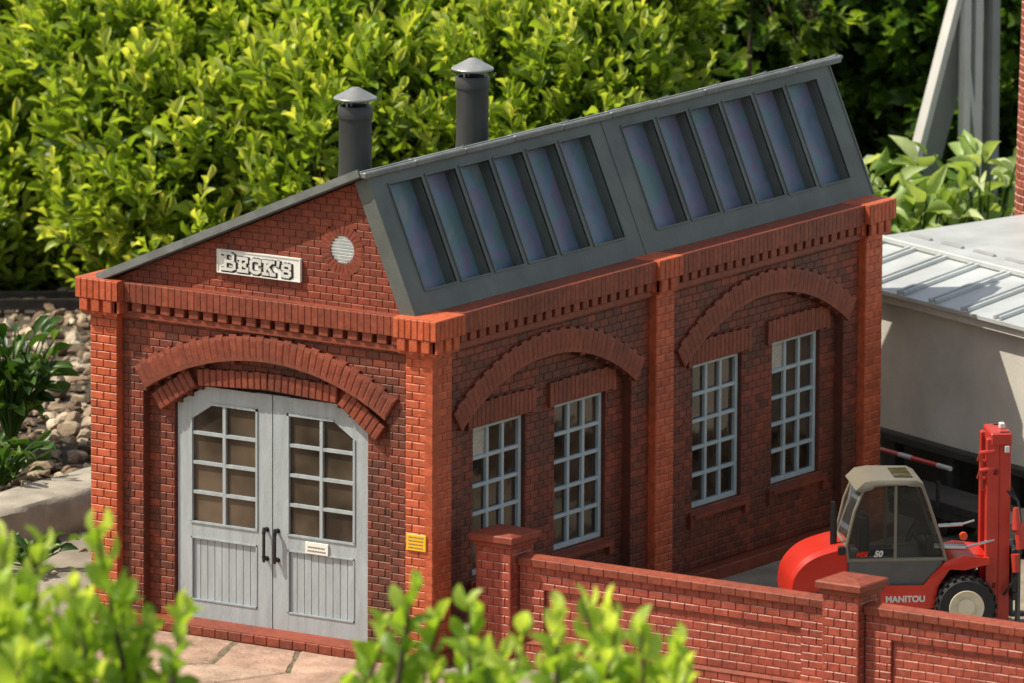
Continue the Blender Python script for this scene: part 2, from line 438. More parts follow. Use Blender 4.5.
# --- gable
GP=[(-.43,1,3.44+.43*3.93),(1.37,.56,1.37*-.31+.56*3.41)]
mb=MB(); GC=(-1.16,4.0)
def g_int(za,zb):
    z=(za+zb)/2; d=.25**2-(z-GC[1])**2
    return [(-W,0)] if d<=0 else [(-W,GC[0]-math.sqrt(d)),(GC[0]+math.sqrt(d),0)]
bricks(mb,front,3.40,4.82,g_int,-.09,thick=.1,planes=GP,bl=.15,bh=.075,ch=.005)
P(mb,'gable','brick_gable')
mb=MB(); ring(mb,front,GC[0],GC[1],.145,.26,0,2*math.pi,26,-.2,-.088,ch=.0025)
mb.lathe([(.145,.2),(.145,.093),(.252,.093),(.252,.2)],(GC[0],0,GC[1]),48,'y',rnd=.3)
rw=P(mb,'round_window_surround','brick_gable')
mb=MB(); mb.lathe([(.0,.115),(.148,.115),(.148,.2)],(GC[0],0,GC[1]),32,'y')
for k in range(9):
    z=GC[1]-.13+k*.0325; hw=math.sqrt(max(.0004,.142**2-(z-GC[1])**2))
    mb.add([(GC[0]-hw,.112,z-.014),(GC[0]+hw,.112,z-.014),(GC[0]+hw,.090,z+.012),(GC[0]-hw,.090,z+.012),(GC[0]-hw,.112,z+.013),(GC[0]+hw,.112,z+.013)],[(0,1,2,3),(3,2,5,4)])
P(mb,'round_window','louvre')
# --- pillars
def pillar(name,fr,sd):
    mb=MB()
    for mp,a,b in fr+sd: bricks(mb,mp,0,ZT+.02,lambda x,y,a=a,b=b:[(a,b)],0,thick=.1,bl=.168,bh=.084,phase=a,ch=.008)
    return mb
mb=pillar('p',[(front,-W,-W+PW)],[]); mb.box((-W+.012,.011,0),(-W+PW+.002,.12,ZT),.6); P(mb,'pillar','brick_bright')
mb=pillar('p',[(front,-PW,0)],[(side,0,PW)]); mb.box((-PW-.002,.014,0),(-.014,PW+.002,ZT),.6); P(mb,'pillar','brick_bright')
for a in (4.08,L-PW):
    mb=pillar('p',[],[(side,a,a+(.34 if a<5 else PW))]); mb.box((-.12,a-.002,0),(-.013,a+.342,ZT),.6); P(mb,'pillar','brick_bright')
# --- cornice + dentils
mb=MB(); CZ0,CZ1=3.22,3.42
soldiers(mb,front,-W+PW+.09,-PW-.09,CZ0,CZ1,-.3,.015)
soldiers(mb,side,PW+.09,4.03,CZ0,CZ1,-.4,.03); soldiers(mb,side,4.47,L-PW-.09,CZ0,CZ1,-.4,.03)
P(mb,'cornice','brick_trim')
mb=MB()
def dent(mp,u0,u1,d1=-.012):
    mb.prism([(u0,3.07),(u1,3.07),(u1,3.225),(u0,3.225)],-.3,-.085,mp,rnd=.0)
    n=round((u1-u0)/.172); w=(u1-u0)/n
    for i in range(n):
        a=u0+i*w; mb.brick([(a,3.125),(a+w*.66,3.125),(a+w*.66,3.218),(a,3.218)],-.1,d1,mp,.006)
    mb.brick([(u0,3.055),(u1,3.055),(u1,3.122),(u0,3.122)],-.1,-.035,mp,.006,.4)
dent(front,-W+PW,-PW); dent(side,PW,4.08); dent(side,4.42,L-PW)
P(mb,'dentil_course','brick_trim')
# pillar caps
def cap(name,x0,x1,y0,y1):
    mb=MB()
    mb.box((x0+.01,y0+.01,3.235),(x1-.01,y1-.01,3.415),.3)
    n=round((x1-x0)/.08); w=(x1-x0)/n
    for i in range(n):
        a=x0+i*w
        mb.brick([(a+.003,3.23),(a+w-.003,3.23),(a+w-.003,3.435),(a+.003,3.435)],.0 if 0 else -y0-.07,-y0,front,.008)
    n=round((y1-y0)/.08); w=(y1-y0)/n
    for i in range(n):
        a=y0+i*w
        mb.brick([(a+.003,3.23),(a+w-.003,3.23),(a+w-.003,3.435),(a+.003,3.435)],x1-.07,x1,side,.008)
        mb.brick([(-a-w+.003,3.23),(-a-.003,3.23),(-a-.003,3.435),(-a-w+.003,3.435)],-x0-.07,-x0,lambda u,z,d:(-d,-u,z),.008)
    mb.box((x0+.004,y0+.004,3.415),(x1-.004,y1-.004,3.437),.9)
    # corbel blocks below
    c=.045
    mb.box((x0+c,y0+c,3.07),(x1-c,y1-c,3.232),.1)
    n=max(2,round((x1-x0-2*c)/.17)); w=(x1-x0-2*c)/n
    for i in range(n):
        a=x0+c+i*w; mb.brick([(a+.0,3.10),(a+w*.7,3.10),(a+w*.7,3.226),(a,3.226)],-y0-c-.03,-y0-c+.035,front,.008)
    n=max(2,round((y1-y0-2*c)/.17)); w=(y1-y0-2*c)/n
    for i in range(n):
        a=y0+c+i*w; mb.brick([(a+.0,3.10),(a+w*.7,3.10),(a+w*.7,3.226),(a,3.226)],x1-c-.03,x1-c+.035,side,.008)
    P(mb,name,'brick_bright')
cap('pillar_cap',-W-.11,-W+PW+.09,-.11,.45)
cap('pillar_cap',-PW-.09,.10,-.10,PW+.09)
cap('pillar_cap',-.5,.075,4.03,4.47)
cap('pillar_cap',-.5,.10,L-PW-.09,L+.11)
# ledges on the cornice top
mb=MB(); mb.box((-W+PW+.08,-.011,3.405),(-PW-.08,.2,3.428),.6); mb.box((-.4,PW+.08,3.405),(.025,L-PW-.08,3.428),.6)
P(mb,'ledge','brick_trim')
# --- arches
mb=MB(); hw=1.6
a=math.acos(hw/RO); ring(mb,front,ac,cz,RI,RO,math.pi-a,a,40,-.19,-.045,jag=.022)
P(mb,'arch','brick_trim')
mb=MB()
for c,j0,j1 in SA:
    mb=MB(); a=math.acos(1.74/SRO); ring(mb,side,c,scz,SRI,SRO,math.pi-a,a,42,-.19,-.05,jag=.022); P(mb,'arch','brick_trim')
# smaller arch following the door head
mb=MB()
def poly_arch(pts,t,n_per,d0,d1):
    for (p,q) in zip(pts[:-1],pts[1:]):
        pu,pz,qu,qz=*p,*q; l=math.hypot(qu-pu,qz-pz); n=max(1,round(l/.082)); dx,dz=(qu-pu)/l,(qz-pz)/l; nx,nz=-dz,dx
        for i in range(n):
            s0=l*i/n+.003; s1=l*(i+1)/n-.003; tt=t+(.008 if i%2 else 0)
            mb.brick([(pu+dx*s0,pz+dz*s0),(pu+dx*s1,pz+dz*s1),(pu+dx*s1+nx*tt,pz+dz*s1+nz*tt),(pu+dx*s0+nx*tt,pz+dz*s0+nz*tt)],d0,d1,front,.009)
poly_arch([(-3.42,2.12),(-2.98,2.425)],.19,0,-.24,-.125)
poly_arch([(-2.96,2.425),(-2.1,2.47),(-1.26,2.43)],.17,0,-.24,-.13)
poly_arch([(-1.24,2.425),(-.78,2.10)],.19,0,-.24,-.122)
P(mb,'door_arch','brick_trim')
# lintels and sills
for (a,b) in WIN:
    mb=MB(); n=round((b-a+.3)/.078); w=(b-a+.3)/n
    for i in range(n):
        u=a-.15+i*w; t=(i+.5)/n; zt=2.39+.02*(1-(2*t-1)**2)+(.012 if i in(0,n-1) or i%2 else 0); zb=2.165
        if i in (0,n-1): zb-=.015
        mb.brick([(u+.003,zb),(u+w-.003,zb),(u+w-.003,zt),(u+.003,zt)],-.25,-.16,side,.005)
    P(mb,'lintel','brick_trim')
    mb=MB()
    vs=[side(a-.06,.63,-.26),side(b+.06,.63,-.26),side(b+.06,.585,-.125),side(a-.06,.585,-.125),side(a-.06,.545,-.125),side(b+.06,.545,-.125),side(a-.06,.545,-.26),side(b+.06,.545,-.26)]
    mb.add(vs,[(0,3,2,1),(3,4,5,2),(0,6,4,3),(1,2,5,7),(4,6,7,5)],.5)
    for u in (a-.1,b+.03): mb.brick([(u,.44),(u+.075,.44),(u+.075,.6),(u,.6)],-.25,-.15,side,.008)
    P(mb,'window_sill','brick_gable')
# --- windows (frame > pane), one built, three copied
mb=MB(); ww=.93; y0=0
def bar(u0,u1,z0,z1,d0=-.30,d1=-.245,c=.006): mb.bbox((d0,u0,z0),(d1,u1,z1),c)
bar(0,.05,WZ0,WZ1); bar(ww-.05,ww,WZ0,WZ1); bar(.05,ww-.05,WZ0,WZ0+.055); bar(.05,ww-.05,WZ1-.05,WZ1)
for i in (1,2):
    u=.05+(ww-.1)*i/3; bar(u-.024,u+.024,WZ0+.055,WZ1-.05,-.3,-.25)
for k in range(1,5):
    z=WZ0+.055+(WZ1-WZ0-.105)*k/5; bar(.05,ww-.05,z-.02,z+.02,-.3,-.248)
wfr=mb.build('window','win_paint',shed,off=(0,0,0)); wfr.location=(-SO[0],-SO[1]+WIN[0][0],0)
mb=MB(); mb.add([side(.02,WZ0+.02,-.285),side(ww-.02,WZ0+.02,-.285),side(ww-.02,WZ1-.02,-.285),side(.02,WZ1-.02,-.285)],[(0,1,2,3)])
wp=mb.build('pane','win_glass',wfr)
mb=MB(); u1=.05+(ww-.1)/3; 
mb.box((-.283,.05,WZ1-.33),(-.279,u1-.02,WZ1-.055))
for k in range(7): mb.box((-.279,.055,WZ1-.32+k*.038),(-.273,u1-.025,WZ1-.305+k*.038))
sh=mb.build('louvre_panel','sheet',wfr)
for i,(a,b) in enumerate(WIN[1:]):
    f=wfr.copy(); COL.objects.link(f); f.location=(-SO[0],-SO[1]+a,0)
    p=wp.copy(); COL.objects.link(p); p.parent=f
    if i==2: q=sh.copy(); COL.objects.link(q); q.parent=f
# --- doors
def door_leaf(sgn):
    # local x from hinge (0) to the meeting edge (1.165), mirrored by sgn
    mb=MB(); X0=DX0 if sgn>0 else DX1
    mp=lambda u,z,d:(X0+sgn*u,.24-d,z)
    fx=(lambda p:p) if sgn>0 else (lambda p:p[::-1])
    pr=lambda poly,d0,d1:mb.prism(fx(poly),d0,d1,mp)
    H=2.40; w=1.163; g0,g1=.18,.97
    pr([(0,.0),(g0,.0),(g0,2.31),(0,2.21)],-.05,.0)
    pr([(g0+.001,2.06),(.43,2.22),(g1-.001,2.22),(g1-.001,H),(.35,H),(g0+.001,2.311)],-.05,-.001)
    pr([(g1,0),(w,0),(w,H+.005),(g1,H+.005)],-.05,0)
    pr([(g0+.001,.83),(g1-.001,.83),(g1-.001,1.0),(g0+.001,1.0)],-.05,-.001)
    pr([(g0+.001,0),(g1-.001,0),(g1-.001,.2),(g0+.001,.2)],-.05,-.001)
    # thin raised bead round the glazing and boards
    for (a,b,c,d) in ((g0-.02,g0+.004,1.0,2.06),(g1-.004,g1+.02,1.0,2.24),(g0-.02,g1+.02,.985,1.005),(.42,g1+.02,2.215,2.24)):
        pr([(a,c),(b,c),(b,d),(a,d)],-.01,.012)
    for (a,b,c,d) in ((g0-.012,g0+.002,.19,.84),(g1-.002,g1+.012,.19,.84),(g0-.012,g1+.012,.188,.203),(g0-.012,g1+.012,.826,.84)):
        pr([(a,c),(b,c),(b,d),(a,d)],-.01,.008)
    n=9; bw=(g1-g0)/n
    for i in range(n):
        a=g0+i*bw; pr([(a+.004,.2),(a+bw-.004,.2),(a+bw-.004,.83),(a+.004,.83)],-.05,-.02)
    pr([(g0,.2),(g1,.2),(g1,.83),(g0,.83)],-.049,-.034)
    m_=(g0+g1)/2
    pr([(m_-.018,1.0),(m_+.018,1.0),(m_+.018,2.22),(m_-.018,2.22)],-.045,.004)
    for k in (1,2,3):
        z=1.0+1.22*k/4; pr([(g0,z-.017),(g1,z-.017),(g1,z+.017),(g0,z+.017)],-.045,.002)
    o=P(mb,'door','door_paint')
    mb=MB(); mb.prism(fx([(g0-.005,.995),(g1+.005,.995),(g1+.005,2.225),(.42,2.225),(g0-.005,2.065)]),-.044,-.028,mp)
    p=mb.build('pane','door_glass',o,off=SO)
    mb=MB(); hx=X0+sgn*(w-.06); y=.24
    for z in (.72,1.02):
        mb.tube([(hx,y,z),(hx,y-.055,z)],.014,10); mb.lathe([(.0,y-.006),(.026,y-.006),(.026,y+.001)],(hx,0,z),14,'y')
    mb.tube([(hx,y-.055,.69),(hx,y-.06,.705),(hx,y-.06,1.035),(hx,y-.055,1.05)],[.01,.017,.017,.01],10)
    for z in (.745,.995): mb.tube([(hx,y-.06,z-.012),(hx,y-.06,z+.012)],.022,10)
    mb.build('handle','black',o,off=SO,smooth=True)
    return o
dl=door_leaf(1); dr=door_leaf(-1)
mb=MB(); mb.bbox((-1.70,.222,.835),(-1.42,.238,.955),.003)
for k,(a,b) in enumerate(((-1.665,-1.46),(-1.67,-1.45))):
    x=a; z=.905-k*.038
    while x<b:
        w_=random.uniform(.008,.016); mb.box((x,.2195,z-.008),(x+w_*.7,.2217,z+.008),mi=1); x+=w_+.004
mb.build('notice',['sign_white','fork_grey'],dr,off=SO)
# yellow notice on the corner pillar
mb=MB(); mb.bbox((-.31,-.018,1.08),(-.075,.0,1.245),.003)
for k in range(4):
    x=-.28; z=1.215-k*.035
    while x<-.105:
        w_=random.uniform(.008,.016); mb.box((x,-.0205,z-.006),(x+w_*.7,-.0183,z+.006),mi=1); x+=w_+.004
P(mb,'warning_notice',['notice_yellow','fork_grey'])
# --- threshold and foundation
mb=MB(); mb.box((-W+.03,.01,-.12),(-.01,L-.02,.001),.2)
soldiers(mb,front,-3.38,-.84,-.10,.0,-.3,.09,w=.16,ch=.01)
mb.box((-3.378,-.086,-.01),(-.842,.25,.006),.95)
P(mb,'threshold','brick_gable')
mb=MB(); mb.bbox((-.05,.0,-.1),(.09,L+.05,.045),.01,.3); P(mb,'plinth','brick_gable')
# --- sign with letters
mb=MB(); sx0,sx1,sz0,sz1=-2.66,-1.64,3.63,3.87
mb.bbox((sx0,.055,sz0),(sx1,.085,sz1),.004)
for a,b,c,d in ((sx0,sx1,sz0,sz0+.012),(sx0,sx1,sz1-.012,sz1),(sx0,sx0+.012,sz0+.012,sz1-.012),(sx1-.012,sx1,sz0+.012,sz1-.012)):
    mb.box((a,.047,c),(b,.056,d))
sg=P(mb,'sign_board','sign_white')
LET={ # strokes in a unit box, baseline 0 height 1
 'B':([[(0,0),(.50,0),(.68,.10),(.68,.38),(.5,.5),(.18,.5)],[(.18,.5),(.46,.5),(.60,.60),(.60,.88),(.44,1),(0,1)],[(.18,0),(.18,1)],[(0,0),(0,.0)]],.75),
 'E':([[(.18,0),(.18,1)],[(0,0),(.66,0),(.66,.22)],[(0,1),(.62,1),(.62,.78)],[(.18,.5),(.5,.5)],[(.5,.38),(.5,.62)]],.72),
 'C':([[(.68,.72),(.66,.9),(.50,1),(.22,1),(.04,.84),(.04,.16),(.22,0),(.50,0),(.68,.12),(.68,.28)],[(.68,1.0),(.68,.70)]],.74),
 'K':([[(.16,0),(.16,1)],[(0,0),(.34,0)],[(0,1),(.34,1)],[(.20,.42),(.62,1)],[(.34,.56),(.70,0)],[(.5,1),(.76,1)],[(.56,0),(.84,0)]],.84),
 "'":([[(.06,.78),(.10,1.08)]],.20),
 'S':([[(.60,.74),(.58,.9),(.44,1),(.18,1),(.04,.86),(.04,.66),(.16,.54),(.46,.48),(.60,.34),(.60,.14),(.46,0),(.18,0),(.04,.10),(.02,.28)],[(.60,1),(.60,.72)],[(.02,0),(.02,.3)]],.66)}
def letters(wd,dz,dx,y0,y1,name,mat):
    mb=MB(); x=sx0+.07
    for ch_,h in zip("BECK'S",(.165,.125,.125,.125,.125,.115)):
        st,adv=LET[ch_]; sc=h*1.34
        for line in st:
            for p,q in zip(line[:-1],line[1:]):
                a=Vector((x+p[0]*sc+dx,sz0+.045+p[1]*h+dz)); b=Vector((x+q[0]*sc+dx,sz0+.045+q[1]*h+dz))
                d=b-a
                if d.length<1e-5: continue
                d.normalize(); n=Vector((-d.y,d.x))*wd/2; e=d*wd/2*.8; a-=e; b+=e
                j=random.uniform(0,.0006)
                mb.prism([tuple(a-n),tuple(b-n),tuple(b+n),tuple(a+n)],-y0,-y1+j,front)
        x+=sc*adv+.03
    mb.build(name,mat,sg,off=SO)
letters(.056,-.005,.005,.056,.050,'letter_outline','black')
letters(.031,0,0,.052,.040,'lettering','sign_letter')
# --- roof
mb=MB()   # long slope towards the hedge
ye0,ye1=-.03,8.95
ex,ez=-3.93,3.455; rx,rz=-.835,4.785
def slab(mb,xa,za,xb,zb,t,y0,y1,rnd=.5,mi=0):
    dx,dz=xb-xa,zb-za; l=math.hypot(dx,dz); nx,nz=-dz/l*t,dx/l*t
    vs=[(xa,y0,za),(xb,y0,zb),(xb+nx,y0,zb+nz),(xa+nx,y0,za+nz)]; vs+=[(a,y1,c) for a,_,c in vs]
    mb.add(vs,[(0,1,2,3),(7,6,5,4),(3,2,6,7),(0,4,5,1),(0,3,7,4),(1,5,6,2)],rnd,mi=mi)
slab(mb,ex-.12,ez-.053,rx+.02,rz+.009,.055,ye0,8.9)
for k in range(9): # standing seams
    y=.9+k*.95; slab(mb,ex-.1,ez+.012,rx-.05,rz+.04,.03,y,y+.035)
P(mb,'roof','roof_grey')
mb=MB(); slab(mb,ex-.13,ez-.045,rx-.02,rz+.005,.078,ye0-.025,ye0); P(mb,'verge_trim','roof_edge'); mb=MB(); slab(mb,ex-.13,ez-.045,rx,rz+.008,.078,8.9,8.93)
P(mb,'verge_trim','roof_edge')
mb=MB() # ridge capping, in overlapping lengths
for k in range(10):
    y=-.035+k*.895; mb.bbox((rx-.07,y,rz-.012+(k%2)*.003),(rx+.045,y+.893,rz+.05+(k%2)*.004),.012)
mb.bbox((rx-.13,8.75,rz-.005),(rx-.05,9.10,rz+.035),.012)
P(mb,'ridge_cap','roof_edge')
# steep glazed slope
gx0,gz0=-.255,3.43; gx1,gz1=-.835,4.775
gl=math.hypot(gx1-gx0,gz1-gz0); gux,guz=(gx1-gx0)/gl,(gz1-gz0)/gl; gnx,gnz=guz,-gux
def gm(y,s,d): return (gx0+gux*s+gnx*d,y,gz0+guz*s+gnz*d)
GY0,GY1=.045,8.72
mb=MB()
def gb(y0,y1,s0,s1,d0,d1,rnd=.5): mb.prism([(y0,s0),(y1,s0),(y1,s1),(y0,s1)],d0,d1,gm,rnd)
groups=[(.36,4.0),(4.6,8.38)]; s0,s1=.235,1.345
gb(GY0,GY1,0,s0,-.16,0); gb(GY0,GY1,s1,gl,-.16,0)
gb(GY0,.36,s0,s1,-.16,-.0005); gb(4.0,4.6,s0,s1,-.16,-.0005); gb(8.38,GY1,s0,s1,-.16,-.0005)
for a,b in groups:
    w=(b-a)/6
    for i in range(1,6):
        c=a+i*w; gb(c-.045,c+.045,s0,s1,-.16,.001)
    for i in range(6):  # thin raised rim round every light
        u0=a+i*w+(.045 if i else 0); u1=a+(i+1)*w-(.045 if i<5 else 0)
        gb(u0-.014,u1+.014,s0-.016,s0,-.01,.014); gb(u0-.014,u1+.014,s1,s1+.016,-.01,.014)
        gb(u0-.016,u0,s0,s1,-.01,.012); gb(u1,u1+.016,s0,s1,-.01,.012)
gb(4.27,4.285,0,gl,-.01,.006)
gb(GY0-.006,GY0+.02,0,gl,-.03,.01); gb(GY1-.02,GY1+.006,0,gl,-.03,.01)
gf=P(mb,'glazed_roof','glaze_frame')
for a,b in groups:
    w=(b-a)/6
    for i in range(6):
        mb=MB(); u0=a+i*w+(.045 if i else 0); u1=a+(i+1)*w-(.045 if i<5 else 0)
        mb.add([gm(u0,s0,-.13),gm(u1,s0,-.13),gm(u1,s1,-.13),gm(u0,s1,-.13)],[(0,1,2,3)],random.random())
        mb.build('roof_light','roof_glazing',gf,off=SO)
# smoke stacks
for (x,y,zt) in ((-1.92,1.42,5.24),(-1.96,3.60,5.25)):
    z0=4.25; mb=MB()
    mb.lathe([(.18,z0-.1),(.175,z0+.25),(.168,z0+.30),(.165,zt-.151),(.178,zt-.149),(.178,zt-.045),(.168,zt-.03),(.15,zt-.03),(.15,zt-.1),(0,zt-.1)],(x,y,0),40)
    st=P(mb,'smoke_stack','stack',True)
    mb=MB()
    for k in range(3):
        a=k*2.1+.4; mb.tube([(x+.13*math.cos(a),y+.13*math.sin(a),zt-.06),(x+.13*math.cos(a),y+.13*math.sin(a),zt+.06)],.012,6)
    mb.lathe([(0,zt+.045),(.215,zt+.035),(.222,zt+.048),(.215,zt+.058),(.04,zt+.155),(0,zt+.16)],(x,y,0),40)
    mb.build('rain_cap','cap',st,off=SO)

# ================================================================== YARD WALL
def gate_pillar(x,y,label,cap_h=1.3,tilt=0):
    o=empty('gate_pillar' if tilt else 'wall_pillar',(x,y,-.09),label,'pillar')
    mb=MB(); h=.21; zt=cap_h-.09
    for mp in (lambda u,z,d:(u,-h-d,z),lambda u,z,d:(h+d,u,z),lambda u,z,d:(-u,h+d,z),lambda u,z,d:(-h-d,-u,z)):
        bricks(mb,mp,.0,zt+.03,lambda a,b:[(-h,h)],0,thick=.03,phase=-h,bl=.14,bh=.086)
    mb.build('shaft','brick_yard',o)
    mb=MB(); q=.215; c=.265
    mb.bbox((-q-.02,-q-.02,zt),(q+.02,q+.02,zt+.05),.008)
    mb.bbox((-c,-c,zt+.05),(c,c,zt+.13),.012,.8)
    a=c-.015; vs=[(-a,-a,zt+.128),(a,-a,zt+.128),(a,a,zt+.128),(-a,a,zt+.128),(-.12,-.12,zt+.165),(.12,-.12,zt+.165),(.12,.12,zt+.165),(-.12,.12,zt+.165)]
    mb.add(vs,[(0,1,5,4),(1,2,6,5),(2,3,7,6),(3,0,4,7),(4,5,6,7)],.9)
    mb.build('capstone','brick_gable',o)
    return o
gp=gate_pillar(.44,.63,'dark red brick gate pillar beside the shed side wall with hinge pins',tilt=1)
for z in (.45,.95):
    mb=MB(); mb.tube([(-.21,.0,z),(-.255,0,z)],.014,8); mb.tube([(-.262,0,z-.035),(-.262,0,z+.035)],.02,10)
    mb.build('hinge_pin','silver',gp,smooth=True)
gate_pillar(4.48,.66,'free-standing yard wall brick pillar with pale capstone beside the forklift cab')
def yard_wall(x0,x1,label):
    o=empty('yard_wall',(x0,.64,-.09),label,'wall')
    mb=MB(); l=x1-x0
    F=lambda u,z,d:(u,-d,z); Bk=lambda u,z,d:(l-u,d,z)
    for mp in (F,Bk):
        bricks(mb,mp,.28,.80,lambda a,b:[(.30,l-.30)],.055,thick=.03,bh=.080,bl=.17)
        bricks(mb,mp,.0,.26,lambda a,b:[(0,l)],.12,thick=.05,bh=.086)
        bricks(mb,mp,.26,1.04,lambda a,b:[(0,.30),(l-.30,l)] if a<.80 else [(0,l)],.085,thick=.05,bh=.080,bl=.17)
    mb.box((.0,-.05,0),(l,.05,1.03),.2)
    mb.build('brickwork','brick_yard',o)
    mb=MB(); mb.add([F(0,.258,.13),F(l,.258,.13),F(l,.285,.08),F(0,.285,.08)],[(0,1,2,3)],.8)
    mb.build('plinth_ledge','brick_gable',o)
    mb=MB(); soldiers(mb,F,0,l,1.04,1.12,-.1,.125,w=.17); soldiers(mb,Bk,0,l,1.04,1.12,-.1,.125,w=.17)
    mb.add([(0,-.115,1.118),(l,-.115,1.118),(l,0,1.15),(0,0,1.15),(l,.115,1.118),(0,.115,1.118)],[(0,1,2,3),(3,2,4,5)],1)
    mb.build('coping','brick_gable',o)
yard_wall(.66,4.26,'low brick yard wall between the gate pillar and the capped middle pillar')
yard_wall(4.70,8.3,'low brick yard wall in front of the forklift wheel at the right')

# ================================================================== FORKLIFT
FA=R(40); FX=Vector((math.cos(FA),math.sin(FA),0)); FY=Vector((-math.sin(FA),math.cos(FA),0))
wheelw=Vector((3.64,4.24,-.09))
froot=wheelw-FX*.62+FY*.46     # vehicle centre; near side lies on local -y
fk=empty('forklift',tuple(froot),'red rough-terrain forklift with a taupe glazed cab parked beside the shed','forklift',rz=FA)
def FP(mb,name,mat,smooth=False,parent=None): return mb.build(name,mat,parent or fk,smooth=smooth)
HWY=.40
fs=lambda u,z,d:(u,-d,z)
def sweep(mb,prof,hw,ch=.03,rnd=.5):
    """side profile (x,z) extruded across the vehicle with chamfered edges"""
    n=len(prof); ins=inset(prof,ch) or prof
    rows=[[(u,-hw,z) for u,z in ins],[(u,-hw+ch,z) for u,z in prof],[(u,hw-ch,z) for u,z in prof],[(u,hw,z) for u,z in ins]]
    vs=[v for r in rows for v in r]; fcs=[tuple(range(n)),tuple(range(4*n-1,3*n-1,-1))]
    for r in range(3):
        for i in range(n):
            j=(i+1)%n; fcs.append((r*n+i,(r+1)*n+i,(r+1)*n+j,r*n+j))
    mb.add(vs,fcs,rnd)
mb=MB() # chassis and sill
sweep(mb,[(-.62,.30),(.30,.30),(.34,.52),(.46,.70),(.62,.76),(.86,.74),(.86,.80),(.60,.83),(.42,.78),(.26,.62),(.16,.50),(-.55,.50),(-.66,.46)],HWY,.015)
mb.box((-1.1,-.22,.22),(.9,.22,.42))
FP(mb,'body','fork_red',True)
def chaikin(p,n=2,keep=()):
    for _ in range(n):
        q=[]
        for i in range(len(p)):
            a,b=p[i],p[(i+1)%len(p)]; q+=[(a[0]*.75+b[0]*.25,a[1]*.75+b[1]*.25),(a[0]*.25+b[0]*.75,a[1]*.25+b[1]*.75)]
        p=q
    return p
mb=MB(); sweep(mb,chaikin([(-1.20,.34),(-1.0,.28),(-.60,.30),(-.56,.60),(-.57,.97),(-.72,.95),(-1.0,.86),(-1.17,.68),(-1.20,.5)]),.39,.045)
hood=FP(mb,'hood','fork_red',True)
mb=MB()
for k in range(6): mb.box((-1.0+k*.05,-.385,.55),(-.975+k*.05,-.375,.72))
mb.build('vent','black',hood)
mb=MB(); sweep(mb,[(-.58,.50),(.16,.50),(.28,.62),(.40,.76),(.36,.80),(-.58,.80)],.37,.012); FP(mb,'side_panel','fork_grey')
# cab frame
mb=MB()
def fr(pts,r=.017):
    for y in (-.36,.36): mb.tube([(x,y,z) for x,z in pts],r,8)
fr([(-.58,.78),(-.60,.95),(-.52,1.30),(-.44,1.50),(-.38,1.56),(-.2,1.575),(.10,1.575),(.17,1.545),(.24,1.36),(.36,1.0),(.42,.78)])
fr([(-.10,.78),(-.10,1.56)],.017); fr([(-.58,.8),(.42,.8)],.02)
for x,z in ((-.60,.95),(.42,.79),(.17,1.54),(-.44,1.5)): mb.tube([(x,-.36,z),(x,.36,z)],.02,8)
FP(mb,'cab_frame','cab_taupe',True)
mb=MB(); sweep(mb,[(-.47,1.50),(-.39,1.565),(-.3,1.575),(.10,1.575),(.17,1.55),(.18,1.58),(.11,1.615),(-.30,1.625),(-.42,1.605),(-.51,1.52)],.40,.02)
rf=FP(mb,'cab_roof','cab_taupe',True)
mb=MB(); mb.bbox((-.10,-.24,1.612),(.09,.24,1.628),.004); mb.build('roof_window','win_glass',rf)
def pane(name,pts):
    mb=MB(); mb.add(pts,[tuple(range(len(pts)))]); FP(mb,name,'cab_glass')
for y in (-.362,.362):
    pane('window',[(x,y,z) for x,z in ((-.56,.80),(-.105,.80),(-.105,1.55),(-.38,1.55),(-.44,1.48),(-.52,1.28),(-.58,.96))])
    pane('window',[(x,y,z) for x,z in ((-.095,.80),(.41,.80),(.35,1.0),(.23,1.36),(.16,1.53),(-.095,1.55))])
pane('window',[(-.60,-.34,.95),(-.60,.34,.95),(-.45,.34,1.48),(-.45,-.34,1.48)])
pane('windscreen',[(.42,-.34,.80),(.42,.34,.80),(.175,.34,1.53),(.175,-.34,1.53)])
mb=MB(); mb.bbox((-.38,-.15,.74),(-.05,.15,.86),.03); mb.bbox((-.44,-.15,.82),(-.33,.15,1.22),.03); FP(mb,'seat','black')
mb=MB(); mb.tube([(.26,0,.8),(.12,0,1.02)],.018,8)
mb.tube([(.12+.10*math.cos(a)*.5,.11*math.sin(a),1.02+.10*math.cos(a)) for a in [2*math.pi*k/18 for k in range(19)]],.012,6,False); FP(mb,'steering_wheel','black',True)
mb=MB(); mb.tube([(.30,-.1,.8),(.2,-.12,1.12)],.01,6); mb.bbox((.22,-.3,.8),(.38,.3,.92),.02); FP(mb,'dashboard','black')
mb=MB(); mb.tube([(-.71,-.22,.88),(-.71,-.22,1.28)],[.035,.035],12); mb.tube([(-.71,-.22,1.28),(-.71,-.22,1.33),(-.72,-.22,1.38)],[.026,.026,.022],12); FP(mb,'exhaust_pipe','black',True)
mb=MB(); mb.bbox((-.69,-.40,.86),(-.61,-.33,.95),.012); mb.tube([(-.65,-.36,.8),(-.65,-.36,.88)],.014,8); FP(mb,'work_lamp','black')
